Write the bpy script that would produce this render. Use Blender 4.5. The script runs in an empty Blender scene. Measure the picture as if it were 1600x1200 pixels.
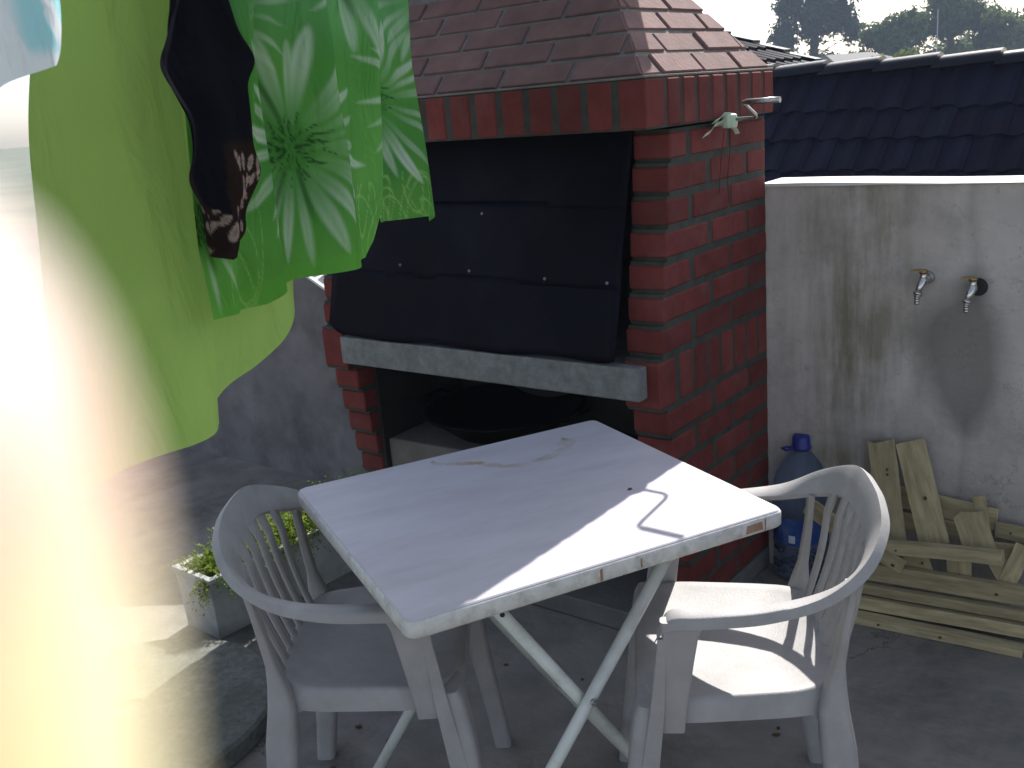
import bpy, bmesh, math, random
import numpy as np
from mathutils import Vector, Matrix, noise
random.seed(7)
rng = np.random.default_rng(11)
SC = bpy.context.scene
COL = SC.collection
PI = math.pi

# ------------------------------------------------------------------ camera
PITCH, ROLL, EYE = 0.274, -0.083, 1.5
cp, sp = math.cos(PITCH), math.sin(PITCH)
fwd = Vector((0, cp, -sp)); up0 = Vector((0, sp, cp)); rt0 = Vector((1, 0, 0))
rt = rt0 * math.cos(ROLL) + up0 * math.sin(ROLL)
up = up0 * math.cos(ROLL) - rt0 * math.sin(ROLL)
cam_d = bpy.data.cameras.new('camera'); cam = bpy.data.objects.new('camera', cam_d); COL.objects.link(cam)
cam.matrix_world = Matrix(((rt.x, up.x, -fwd.x, 0), (rt.y, up.y, -fwd.y, 0), (rt.z, up.z, -fwd.z, EYE), (0, 0, 0, 1)))
cam_d.sensor_width = 36.0
cam_d.lens = 36.0 * 1565 / 1600
cam_d.clip_start = 0.001; cam_d.clip_end = 2000
cam_d.dof.use_dof = True
cam_d.dof.focus_distance = 2.3
cam_d.dof.aperture_fstop = 13.5
SC.camera = cam

# ------------------------------------------------------------------ light
SUN = Vector((0.350, 0.695, 0.628)).normalized()
w = bpy.data.worlds.new('World'); SC.world = w; w.use_nodes = True
nt = w.node_tree; nt.nodes.clear()
sky = nt.nodes.new('ShaderNodeTexSky'); sky.sky_type = 'NISHITA'; sky.sun_disc = False
sky.sun_elevation = math.asin(SUN.z); sky.sun_rotation = math.atan2(SUN.x, SUN.y)
sky.air_density = 1.0; sky.dust_density = 1.6; sky.ozone_density = 1.0
bg = nt.nodes.new('ShaderNodeBackground'); bg.inputs['Strength'].default_value = 0.10
ow = nt.nodes.new('ShaderNodeOutputWorld')
hs0 = nt.nodes.new('ShaderNodeHueSaturation'); hs0.inputs['Saturation'].default_value = 0.62
nt.links.new(sky.outputs[0], hs0.inputs['Color']); nt.links.new(hs0.outputs[0], bg.inputs[0]); nt.links.new(bg.outputs[0], ow.inputs[0])
sd_ = bpy.data.lights.new('sun', 'SUN'); sd_.energy = 4.5; sd_.angle = math.radians(0.5); sd_.color = (1, 0.96, 0.9)
so = bpy.data.objects.new('sun', sd_); COL.objects.link(so)
so.rotation_euler = SUN.to_track_quat('Z', 'Y').to_euler()
vs = SC.view_settings
vs.view_transform = 'Standard'; vs.look = 'None'; vs.exposure = 1.1; vs.gamma = 1.0; vs.use_curve_mapping = False
SC.cycles.max_bounces = 8
SC.cycles.transparent_max_bounces = 12

# ------------------------------------------------------------------ materials
def _n(t, typ, **kw):
    n = t.nodes.new(typ)
    for k, v in kw.items(): setattr(n, k, v)
    return n
def mat(name, base, rough=0.7, var=0.15, scale=6.0, bump=0.0, bscale=80.0, rnd=0.0, metal=0.0, stain=None,
        sscale=3.0, samount=0.5, stretch=(1, 1, 1), spec=0.4, detail=6.0):
    m = bpy.data.materials.new(name); m.use_nodes = True
    t = m.node_tree; b = t.nodes['Principled BSDF']
    b.inputs['Roughness'].default_value = rough; b.inputs['Metallic'].default_value = metal
    b.inputs['Specular IOR Level'].default_value = spec
    tc = _n(t, 'ShaderNodeTexCoord'); mp = _n(t, 'ShaderNodeMapping'); mp.inputs['Scale'].default_value = stretch
    t.links.new(tc.outputs['Object'], mp.inputs['Vector'])
    oi = _n(t, 'ShaderNodeObjectInfo')
    ad = _n(t, 'ShaderNodeVectorMath', operation='ADD')
    mu = _n(t, 'ShaderNodeMath', operation='MULTIPLY'); mu.inputs[1].default_value = 37.0 if rnd > 0 else 0.0
    t.links.new(oi.outputs['Random'], mu.inputs[0])
    t.links.new(mp.outputs[0], ad.inputs[0]); t.links.new(mu.outputs[0], ad.inputs[1])
    nz = _n(t, 'ShaderNodeTexNoise'); nz.inputs['Scale'].default_value = scale; nz.inputs['Detail'].default_value = detail
    nz.inputs['Roughness'].default_value = 0.6
    t.links.new(ad.outputs[0], nz.inputs['Vector'])
    rp = _n(t, 'ShaderNodeValToRGB')
    rp.color_ramp.elements[0].position = 0.3; rp.color_ramp.elements[1].position = 0.7
    c0 = tuple(max(0, c * (1 - var)) for c in base) + (1,); c1 = tuple(min(1, c * (1 + var)) for c in base) + (1,)
    rp.color_ramp.elements[0].color = c0; rp.color_ramp.elements[1].color = c1
    t.links.new(nz.outputs['Fac'], rp.inputs[0])
    out = rp.outputs[0]
    if stain is not None:
        n2 = _n(t, 'ShaderNodeTexNoise'); n2.inputs['Scale'].default_value = sscale; n2.inputs['Detail'].default_value = 8
        n2.inputs['Roughness'].default_value = 0.65
        t.links.new(ad.outputs[0], n2.inputs['Vector'])
        r2 = _n(t, 'ShaderNodeValToRGB'); r2.color_ramp.elements[0].position = 0.48; r2.color_ramp.elements[1].position = 0.7
        r2.color_ramp.elements[0].color = (0, 0, 0, 1); r2.color_ramp.elements[1].color = (samount,) * 3 + (1,)
        t.links.new(n2.outputs['Fac'], r2.inputs[0])
        mx = _n(t, 'ShaderNodeMix', data_type='RGBA')
        t.links.new(r2.outputs[0], mx.inputs['Factor']); t.links.new(out, mx.inputs['A'])
        mx.inputs['B'].default_value = tuple(stain) + (1,); out = mx.outputs['Result']
    if rnd > 0:
        hs = _n(t, 'ShaderNodeHueSaturation')
        mr = _n(t, 'ShaderNodeMapRange'); mr.inputs['To Min'].default_value = 1 - rnd; mr.inputs['To Max'].default_value = 1 + rnd
        t.links.new(oi.outputs['Random'], mr.inputs['Value']); t.links.new(mr.outputs[0], hs.inputs['Value'])
        t.links.new(out, hs.inputs['Color']); out = hs.outputs[0]
    t.links.new(out, b.inputs['Base Color'])
    if bump > 0:
        n3 = _n(t, 'ShaderNodeTexNoise'); n3.inputs['Scale'].default_value = bscale; n3.inputs['Detail'].default_value = 5
        t.links.new(ad.outputs[0], n3.inputs['Vector'])
        bp = _n(t, 'ShaderNodeBump'); bp.inputs['Strength'].default_value = bump; bp.inputs['Distance'].default_value = 0.004
        t.links.new(n3.outputs['Fac'], bp.inputs['Height']); t.links.new(bp.outputs[0], b.inputs['Normal'])
    m['_out'] = 1
    return m
def cloth_mat(name, attr=None, base=(0.3, 0.6, 0.1), trans=0.5, var=0.08, rough=0.9):
    m = bpy.data.materials.new(name); m.use_nodes = True
    t = m.node_tree; t.nodes.clear()
    o = _n(t, 'ShaderNodeOutputMaterial'); d = _n(t, 'ShaderNodeBsdfDiffuse'); tr = _n(t, 'ShaderNodeBsdfTranslucent')
    ms = _n(t, 'ShaderNodeMixShader'); ms.inputs[0].default_value = trans
    if attr:
        a = _n(t, 'ShaderNodeAttribute'); a.attribute_name = attr; src = a.outputs['Color']
    else:
        r = _n(t, 'ShaderNodeRGB'); r.outputs[0].default_value = tuple(base) + (1,); src = r.outputs[0]
    tc = _n(t, 'ShaderNodeTexCoord')
    nz = _n(t, 'ShaderNodeTexNoise'); nz.inputs['Scale'].default_value = 9; nz.inputs['Detail'].default_value = 5
    t.links.new(tc.outputs['Object'], nz.inputs['Vector'])
    mr = _n(t, 'ShaderNodeMapRange'); mr.inputs['To Min'].default_value = 1 - var; mr.inputs['To Max'].default_value = 1 + var
    t.links.new(nz.outputs['Fac'], mr.inputs['Value'])
    hs = _n(t, 'ShaderNodeHueSaturation'); t.links.new(mr.outputs[0], hs.inputs['Value']); t.links.new(src, hs.inputs['Color'])
    wv = _n(t, 'ShaderNodeTexNoise'); wv.inputs['Scale'].default_value = 900
    t.links.new(tc.outputs['Object'], wv.inputs['Vector'])
    bp = _n(t, 'ShaderNodeBump'); bp.inputs['Strength'].default_value = 0.25; bp.inputs['Distance'].default_value = 0.001
    cz = _n(t, 'ShaderNodeTexNoise'); cz.inputs['Scale'].default_value = 13; cz.inputs['Detail'].default_value = 3; cz.inputs['Distortion'].default_value = 1.2
    cm = _n(t, 'ShaderNodeMapping'); cm.inputs['Scale'].default_value = (1, 1, 0.45); t.links.new(tc.outputs['Object'], cm.inputs['Vector']); t.links.new(cm.outputs[0], cz.inputs['Vector'])
    b2 = _n(t, 'ShaderNodeBump'); b2.inputs['Strength'].default_value = 0.55; b2.inputs['Distance'].default_value = 0.03
    t.links.new(cz.outputs['Fac'], b2.inputs['Height']); t.links.new(b2.outputs[0], bp.inputs['Normal']); t.links.new(bp.outputs[0], tr.inputs['Normal'])
    t.links.new(wv.outputs['Fac'], bp.inputs['Height'])
    t.links.new(hs.outputs[0], d.inputs[0]); t.links.new(hs.outputs[0], tr.inputs[0]); t.links.new(bp.outputs[0], d.inputs['Normal'])
    t.links.new(d.outputs[0], ms.inputs[1]); t.links.new(tr.outputs[0], ms.inputs[2]); t.links.new(ms.outputs[0], o.inputs[0])
    return m

M = {}
M['brick'] = mat('red brick', (0.145, 0.032, 0.029), 0.9, 0.2, 14, 0.35, 90, rnd=0.18, stain=(0.20, 0.125, 0.11), sscale=10, samount=0.2, spec=0.2)
M['hood_brick'] = mat('weathered brick', (0.185, 0.104, 0.098), 0.9, 0.2, 14, 0.4, 90, rnd=0.07, stain=(0.12, 0.075, 0.07), sscale=9, samount=0.45)
M['mortar'] = mat('grey mortar', (0.050, 0.052, 0.044), 0.95, 0.3, 20, 0.6, 120)
M['pale_mortar'] = mat('pale mortar', (0.17, 0.152, 0.145), 0.95, 0.25, 20, 0.6, 120)
M['concrete'] = mat('cast concrete', (0.17, 0.172, 0.172), 0.9, 0.25, 40, 0.5, 160, stain=(0.10, 0.10, 0.10), sscale=12, samount=0.6)
M['dark_render'] = mat('dark render', (0.02, 0.019, 0.018), 0.95, 0.4, 6, 0.4, 60)  # plain near-black tone, used for the lining and the roof decks
M['floor'] = mat('patio concrete', (0.215, 0.20, 0.182), 0.92, 0.28, 4.5, 0.6, 70, stain=(0.06, 0.057, 0.054), sscale=2.2, samount=0.9)
M['slab'] = mat('slab concrete', (0.14, 0.14, 0.135), 0.92, 0.22, 4, 0.5, 70, stain=(0.06, 0.06, 0.06), sscale=2.5, samount=0.6)
M['sheet'] = mat('dark painted sheet metal', (0.0024, 0.0022, 0.0072), 0.6, 0.35, 4, 0.1, 40, spec=0.09, stain=(0.010, 0.0095, 0.017), sscale=3, samount=0.7)
M['rivet'] = mat('bare rivet metal', (0.28, 0.28, 0.28), 0.45, 0.1, metal=0.9)
M['steel'] = mat('worn steel', (0.45, 0.44, 0.43), 0.35, 0.3, 40, metal=0.9, stain=(0.12, 0.07, 0.05), sscale=30, samount=0.6)
M['brass'] = mat('dull brass', (0.36, 0.25, 0.11), 0.45, 0.3, 40, metal=0.8)
M['chrome'] = mat('tarnished chrome', (0.6, 0.58, 0.56), 0.25, 0.2, 60, metal=1.0)
M['rubber'] = mat('black rubber', (0.012, 0.014, 0.014), 0.6, 0.2)
M['plastic'] = mat('weathered white plastic', (0.315, 0.303, 0.305), 0.55, 0.10, 12, 0.15, 260, stain=(0.24, 0.23, 0.21), sscale=14, samount=0.55, spec=0.35)
M['tabletop'] = mat('white laminate', (0.49, 0.465, 0.52), 0.5, 0.07, 9, 0.03, 80, stain=(0.36, 0.335, 0.36), sscale=5, samount=0.5, stretch=(0.7, 2.2, 1), spec=0.4)
M['tableedge'] = mat('scuffed table edge', (0.55, 0.54, 0.52), 0.6, 0.12, 25, 0.25, 120, stain=(0.28, 0.26, 0.24), sscale=35, samount=0.7)
M['chip'] = mat('bare chipboard', (0.30, 0.19, 0.13), 0.9, 0.3, 60, 0.4, 200)
def tea_mat():
    m = bpy.data.materials.new('dried brown spill'); m.use_nodes = True; t = m.node_tree; b = t.nodes['Principled BSDF']
    b.inputs['Base Color'].default_value = (0.52, 0.37, 0.17, 1); b.inputs['Roughness'].default_value = 0.55
    tc = _n(t, 'ShaderNodeTexCoord'); nz = _n(t, 'ShaderNodeTexNoise'); nz.inputs['Scale'].default_value = 26; nz.inputs['Detail'].default_value = 6
    t.links.new(tc.outputs['Object'], nz.inputs['Vector']); mr = _n(t, 'ShaderNodeMapRange')
    mr.inputs['From Min'].default_value = 0.35; mr.inputs['From Max'].default_value = 0.7; mr.inputs['To Min'].default_value = 0.03; mr.inputs['To Max'].default_value = 0.38
    t.links.new(nz.outputs['Fac'], mr.inputs['Value']); t.links.new(mr.outputs[0], b.inputs['Alpha'])
    return m
M['tea'] = tea_mat()
M['tubepaint'] = mat('white enamelled tube', (0.60, 0.62, 0.585), 0.4, 0.08, 12, stain=(0.35, 0.33, 0.27), sscale=20, samount=0.5)
M['wood'] = mat('pale pine', (0.40, 0.335, 0.20), 0.85, 0.25, 9, 0.3, 60, rnd=0.16, stain=(0.22, 0.165, 0.09), sscale=6, samount=0.6, stretch=(1, 6, 6), spec=0.2)
M['knot'] = mat('dark knot', (0.09, 0.05, 0.025), 0.85, 0.3, 60)
M['leaf'] = mat('small green leaves', (0.10, 0.17, 0.035), 0.55, 0.45, 20, spec=0.35)
M['leaf_light'] = mat('small yellow green leaves', (0.20, 0.25, 0.05), 0.55, 0.35, 20, spec=0.35)
M['soil'] = mat('dry potting soil', (0.06, 0.045, 0.03), 0.95, 0.4, 60, 0.8, 120)
M['planter'] = mat('pale fibre cement', (0.33, 0.33, 0.32), 0.9, 0.2, 9, 0.4, 90, stain=(0.17, 0.17, 0.15), sscale=6, samount=0.6)
M['disc'] = mat('speckled concrete', (0.12, 0.125, 0.115), 0.92, 0.35, 60, 0.6, 140, stain=(0.06, 0.07, 0.05), sscale=6, samount=0.7)
M['rooftile'] = mat('dark slate blue roof tile', (0.005, 0.0058, 0.018), 0.7, 0.25, 5, 0.25, 50, rnd=0.18, spec=0.07)
M['ridgetile'] = mat('glazed dark ridge tile', (0.004, 0.0045, 0.010), 0.15, 0.2, 5, 0.1, 50, spec=0.25)
M['housewall'] = mat('painted house wall', (0.5, 0.47, 0.43), 0.9, 0.1, 2)
M['whitewall'] = mat('white house wall', (0.75, 0.74, 0.72), 0.9, 0.06, 2)
M['glass'] = mat('dark window glass', (0.03, 0.035, 0.04), 0.1, 0.1)
M['bark'] = mat('bark', (0.09, 0.065, 0.045), 0.95, 0.3, 8, 0.6, 30)
M['ground'] = mat('dry garden ground', (0.10, 0.11, 0.055), 0.95, 0.4, 0.15, stain=(0.16, 0.13, 0.08), sscale=0.05, samount=0.7)
M['cord'] = mat('clothesline cord', (0.4, 0.42, 0.4), 0.7)
M['pole'] = mat('galvanised pole', (0.4, 0.41, 0.42), 0.5, 0.15, metal=0.5)
M['tie'] = mat('pale green plastic strip', (0.50, 0.60, 0.46), 0.5, 0.15, 30)
M['thread'] = mat('dark red thread', (0.10, 0.03, 0.035), 0.9)
M['cap'] = mat('blue cap plastic', (0.02, 0.025, 0.20), 0.4, 0.1)
M['label'] = mat('blue paper label', (0.015, 0.05, 0.22), 0.5, 0.25, 20, stain=(0.25, 0.35, 0.5), sscale=18, samount=0.35)
M['labelprint'] = mat('white label print', (0.55, 0.6, 0.68), 0.5)
M['pebble'] = mat('mossy pebbles', (0.085, 0.075, 0.05), 0.8, 0.4, 30, rnd=0.3)
M['pan'] = mat('blackened iron', (0.004, 0.004, 0.004), 0.85, 0.3, 20, 0.3, spec=0.08)
M['box'] = mat('grey fibre block', (0.13, 0.12, 0.105), 0.9, 0.2, 12, 0.3)
M['tilecap'] = mat('terracotta coping', (0.42, 0.25, 0.20), 0.85, 0.25, 15, 0.4, stain=(0.2, 0.14, 0.12), sscale=14, samount=0.6)
M['limecap'] = mat('whitewashed coping', (0.66, 0.65, 0.63), 0.9, 0.1, 9, 0.3)
def add_cracks(m, col=(0.035, 0.033, 0.03), scale=1.7, width=0.006, amount=0.75, seed=0.0):
    t = m.node_tree; b = t.nodes['Principled BSDF']; src = b.inputs['Base Color'].links[0].from_socket
    tc = _n(t, 'ShaderNodeTexCoord'); mp = _n(t, 'ShaderNodeMapping'); mp.inputs['Location'].default_value = (seed, seed * .7, seed * 1.3)
    t.links.new(tc.outputs['Object'], mp.inputs['Vector'])
    nz = _n(t, 'ShaderNodeTexNoise'); nz.inputs['Scale'].default_value = 4.0; nz.inputs['Detail'].default_value = 9; nz.inputs['Roughness'].default_value = 0.7
    t.links.new(mp.outputs[0], nz.inputs['Vector'])
    sc_ = _n(t, 'ShaderNodeVectorMath', operation='SCALE'); sc_.inputs['Scale'].default_value = 0.38; t.links.new(nz.outputs['Color'], sc_.inputs[0])
    ad = _n(t, 'ShaderNodeVectorMath', operation='ADD'); t.links.new(mp.outputs[0], ad.inputs[0]); t.links.new(sc_.outputs[0], ad.inputs[1])
    vo = _n(t, 'ShaderNodeTexVoronoi', feature='DISTANCE_TO_EDGE'); vo.inputs['Scale'].default_value = scale; t.links.new(ad.outputs[0], vo.inputs['Vector'])
    mr = _n(t, 'ShaderNodeMapRange'); mr.inputs['From Min'].default_value = width; mr.inputs['From Max'].default_value = width * .25; t.links.new(vo.outputs['Distance'], mr.inputs['Value'])
    n2 = _n(t, 'ShaderNodeTexNoise'); n2.inputs['Scale'].default_value = 1.3; t.links.new(mp.outputs[0], n2.inputs['Vector'])
    m2 = _n(t, 'ShaderNodeMapRange'); m2.inputs['From Min'].default_value = 0.46; m2.inputs['From Max'].default_value = 0.60; m2.inputs['To Max'].default_value = amount; t.links.new(n2.outputs['Fac'], m2.inputs['Value'])
    mu = _n(t, 'ShaderNodeMath', operation='MULTIPLY'); t.links.new(mr.outputs[0], mu.inputs[0]); t.links.new(m2.outputs[0], mu.inputs[1])
    mx = _n(t, 'ShaderNodeMix', data_type='RGBA'); t.links.new(mu.outputs[0], mx.inputs['Factor']); t.links.new(src, mx.inputs['A']); mx.inputs['B'].default_value = tuple(col) + (1,)
    t.links.new(mx.outputs['Result'], b.inputs['Base Color'])
add_cracks(M['floor'], scale=1.3, width=0.006, amount=0.9, seed=3.1)
def wall_material():
    m = mat('weathered wall render', (0.53, 0.475, 0.455), 0.95, 0.16, 4.0, 0.35, 60)
    t = m.node_tree; b = t.nodes['Principled BSDF']
    src = b.inputs['Base Color'].links[0].from_socket
    tc = _n(t, 'ShaderNodeTexCoord')
    # vertical mould streaks
    mp = _n(t, 'ShaderNodeMapping'); mp.inputs['Scale'].default_value = (9, 9, 1.1)
    t.links.new(tc.outputs['Object'], mp.inputs['Vector'])
    n1 = _n(t, 'ShaderNodeTexNoise'); n1.inputs['Scale'].default_value = 1.6; n1.inputs['Detail'].default_value = 9; n1.inputs['Roughness'].default_value = 0.7
    t.links.new(mp.outputs[0], n1.inputs['Vector'])
    n2 = _n(t, 'ShaderNodeTexNoise'); n2.inputs['Scale'].default_value = 3.2; n2.inputs['Detail'].default_value = 6
    t.links.new(tc.outputs['Object'], n2.inputs['Vector'])
    sx = _n(t, 'ShaderNodeSeparateXYZ'); t.links.new(tc.outputs['Object'], sx.inputs[0])
    # band centred near a = 0.24
    def gauss(sock, c, wd):
        s = _n(t, 'ShaderNodeMath', operation='SUBTRACT'); t.links.new(sock, s.inputs[0]); s.inputs[1].default_value = c
        d = _n(t, 'ShaderNodeMath', operation='DIVIDE'); t.links.new(s.outputs[0], d.inputs[0]); d.inputs[1].default_value = wd
        p = _n(t, 'ShaderNodeMath', operation='MULTIPLY'); t.links.new(d.outputs[0], p.inputs[0]); t.links.new(d.outputs[0], p.inputs[1])
        e = _n(t, 'ShaderNodeMath', operation='MULTIPLY'); t.links.new(p.outputs[0], e.inputs[0]); e.inputs[1].default_value = -1
        x = _n(t, 'ShaderNodeMath', operation='EXPONENT'); t.links.new(e.outputs[0], x.inputs[0])
        return x.outputs[0], p.outputs[0]
    g1, _q = gauss(sx.outputs['X'], 0.25, 0.17)
    ml = _n(t, 'ShaderNodeMath', operation='MULTIPLY'); t.links.new(n1.outputs['Fac'], ml.inputs[0]); t.links.new(n2.outputs['Fac'], ml.inputs[1])
    mr = _n(t, 'ShaderNodeMapRange'); mr.inputs['From Min'].default_value = 0.17; mr.inputs['From Max'].default_value = 0.34
    t.links.new(ml.outputs[0], mr.inputs['Value'])
    bb = _n(t, 'ShaderNodeMath', operation='MULTIPLY_ADD'); t.links.new(g1, bb.inputs[0]); bb.inputs[1].default_value = 0.82; bb.inputs[2].default_value = 0.12
    st = _n(t, 'ShaderNodeMath', operation='MULTIPLY'); t.links.new(mr.outputs[0], st.inputs[0]); t.links.new(bb.outputs[0], st.inputs[1])
    mx = _n(t, 'ShaderNodeMix', data_type='RGBA'); t.links.new(st.outputs[0], mx.inputs['Factor']); t.links.new(src, mx.inputs['A'])
    mx.inputs['B'].default_value = (0.19, 0.168, 0.115, 1)
    # damp patch below the tap: teardrop
    wob = _n(t, 'ShaderNodeMath', operation='MULTIPLY_ADD'); t.links.new(n2.outputs['Fac'], wob.inputs[0]); wob.inputs[1].default_value = 0.14; wob.inputs[2].default_value = -0.07
    xx = _n(t, 'ShaderNodeMath', operation='ADD'); t.links.new(sx.outputs['X'], xx.inputs[0]); t.links.new(wob.outputs[0], xx.inputs[1])
    # half width as a function of height
    fc = _n(t, 'ShaderNodeFloatCurve')
    mz = _n(t, 'ShaderNodeMapRange'); mz.inputs['From Min'].default_value = 0.50; mz.inputs['From Max'].default_value = 1.0
    t.links.new(sx.outputs['Z'], mz.inputs['Value'])
    cv = fc.mapping.curves[0]
    pts = [(0.0, 0.0), (0.02, 0.08), (0.13, 0.27), (0.28, 0.40), (0.52, 0.50), (0.67, 0.45), (0.78, 0.30), (0.9, 0.15), (1.0, 0.0)]
    cv.points[0].location = pts[0]; cv.points[1].location = pts[-1]
    for p in pts[1:-1]: cv.points.new(*p)
    fc.mapping.update()
    t.links.new(mz.outputs[0], fc.inputs['Value'])
    ab0 = _n(t, 'ShaderNodeMath', operation='SUBTRACT'); t.links.new(xx.outputs[0], ab0.inputs[0]); ab0.inputs[1].default_value = 0.555
    ab = _n(t, 'ShaderNodeMath', operation='ABSOLUTE'); t.links.new(ab0.outputs[0], ab.inputs[0])
    hw = _n(t, 'ShaderNodeMath', operation='MULTIPLY'); t.links.new(fc.outputs[0], hw.inputs[0]); hw.inputs[1].default_value = 0.27; hw2 = _n(t, 'ShaderNodeMath', operation='SUBTRACT'); t.links.new(hw.outputs[0], hw2.inputs[0]); hw2.inputs[1].default_value = 0.016
    df = _n(t, 'ShaderNodeMath', operation='SUBTRACT'); t.links.new(hw2.outputs[0], df.inputs[0]); t.links.new(ab.outputs[0], df.inputs[1])
    sm = _n(t, 'ShaderNodeMapRange'); sm.inputs['From Min'].default_value = -0.040; sm.inputs['From Max'].default_value = 0.042
    t.links.new(df.outputs[0], sm.inputs['Value'])
    s2 = _n(t, 'ShaderNodeMath', operation='MULTIPLY'); t.links.new(sm.outputs[0], s2.inputs[0]); s2.inputs[1].default_value = 0.72
    m2 = _n(t, 'ShaderNodeMix', data_type='RGBA'); t.links.new(s2.outputs[0], m2.inputs['Factor']); t.links.new(mx.outputs['Result'], m2.inputs['A'])
    m2.inputs['B'].default_value = (0.13, 0.125, 0.112, 1)
    # darker towards the foot of the wall, broken up by the streak noise
    mg = _n(t, 'ShaderNodeMapRange'); mg.inputs['From Min'].default_value = 0.75; mg.inputs['From Max'].default_value = 0.0
    mg.inputs['To Min'].default_value = 0.0; mg.inputs['To Max'].default_value = 0.75
    t.links.new(sx.outputs['Z'], mg.inputs['Value'])
    m3n = _n(t, 'ShaderNodeMath', operation='MULTIPLY'); t.links.new(mg.outputs[0], m3n.inputs[0]); t.links.new(n1.outputs['Fac'], m3n.inputs[1])
    m3 = _n(t, 'ShaderNodeMix', data_type='RGBA'); t.links.new(m3n.outputs[0], m3.inputs['Factor']); t.links.new(m2.outputs['Result'], m3.inputs['A'])
    m3.inputs['B'].default_value = (0.10, 0.10, 0.085, 1)
    n5 = _n(t, 'ShaderNodeTexNoise'); n5.inputs['Scale'].default_value = 38; n5.inputs['Detail'].default_value = 7; n5.inputs['Roughness'].default_value = 0.7
    t.links.new(tc.outputs['Object'], n5.inputs['Vector'])
    r5 = _n(t, 'ShaderNodeMapRange'); r5.inputs['From Min'].default_value = 0.58; r5.inputs['From Max'].default_value = 0.74; r5.inputs['To Max'].default_value = 0.6
    t.links.new(n5.outputs['Fac'], r5.inputs['Value'])
    n6 = _n(t, 'ShaderNodeTexNoise'); n6.inputs['Scale'].default_value = 5.5; n6.inputs['Detail'].default_value = 8; n6.inputs['Roughness'].default_value = 0.7
    t.links.new(tc.outputs['Object'], n6.inputs['Vector'])
    r6 = _n(t, 'ShaderNodeMapRange'); r6.inputs['From Min'].default_value = 0.48; r6.inputs['From Max'].default_value = 0.72; r6.inputs['To Max'].default_value = 0.55
    t.links.new(n6.outputs['Fac'], r6.inputs['Value'])
    mm = _n(t, 'ShaderNodeMath', operation='MAXIMUM'); t.links.new(r5.outputs[0], mm.inputs[0]); t.links.new(r6.outputs[0], mm.inputs[1])
    m4 = _n(t, 'ShaderNodeMix', data_type='RGBA'); t.links.new(mm.outputs[0], m4.inputs['Factor']); t.links.new(m3.outputs['Result'], m4.inputs['A'])
    m4.inputs['B'].default_value = (0.22, 0.20, 0.165, 1)
    t.links.new(m4.outputs['Result'], b.inputs['Base Color'])
    return m
M['wall'] = wall_material(); add_cracks(M['wall'], col=(0.12, 0.11, 0.095), scale=2.4, width=0.007, amount=0.6, seed=5.7)
M['lowwall'] = mat('dirty grey render', (0.165, 0.155, 0.16), 0.95, 0.25, 5, 0.5, 50, stain=(0.075, 0.07, 0.072), sscale=3.5, samount=0.8)
def foliage_mat(name, c0, c1):
    m = bpy.data.materials.new(name); m.use_nodes = True
    t = m.node_tree; t.nodes.clear()
    o = _n(t, 'ShaderNodeOutputMaterial'); d = _n(t, 'ShaderNodeBsdfDiffuse'); tr = _n(t, 'ShaderNodeBsdfTranslucent')
    ms = _n(t, 'ShaderNodeMixShader'); ms.inputs[0].default_value = 0.35
    g = _n(t, 'ShaderNodeNewGeometry'); r = _n(t, 'ShaderNodeValToRGB')
    r.color_ramp.elements[0].color = tuple(c0) + (1,); r.color_ramp.elements[1].color = tuple(c1) + (1,)
    t.links.new(g.outputs['Random Per Island'], r.inputs[0])
    t.links.new(r.outputs[0], d.inputs[0]); t.links.new(r.outputs[0], tr.inputs[0])
    t.links.new(d.outputs[0], ms.inputs[1]); t.links.new(tr.outputs[0], ms.inputs[2]); t.links.new(ms.outputs[0], o.inputs[0])
    return m
M['conifer'] = foliage_mat('conifer foliage', (0.035, 0.055, 0.035), (0.07, 0.10, 0.055))
M['broadleaf'] = foliage_mat('broadleaf foliage', (0.05, 0.08, 0.03), (0.11, 0.15, 0.05))
M['pale_leaf'] = foliage_mat('pale broadleaf foliage', (0.09, 0.12, 0.04), (0.18, 0.22, 0.07))
M['plant_leaf'] = foliage_mat('succulent foliage', (0.09, 0.15, 0.02), (0.28, 0.36, 0.07))
def clear_mat():
    m = bpy.data.materials.new('blue tinted clear plastic'); m.use_nodes = True
    b = m.node_tree.nodes['Principled BSDF']
    b.inputs['Base Color'].default_value = (0.33, 0.43, 0.66, 1); b.inputs['Roughness'].default_value = 0.10
    b.inputs['Transmission Weight'].default_value = 0.88; b.inputs['IOR'].default_value = 1.2
    return m
M['clear'] = clear_mat()
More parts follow.
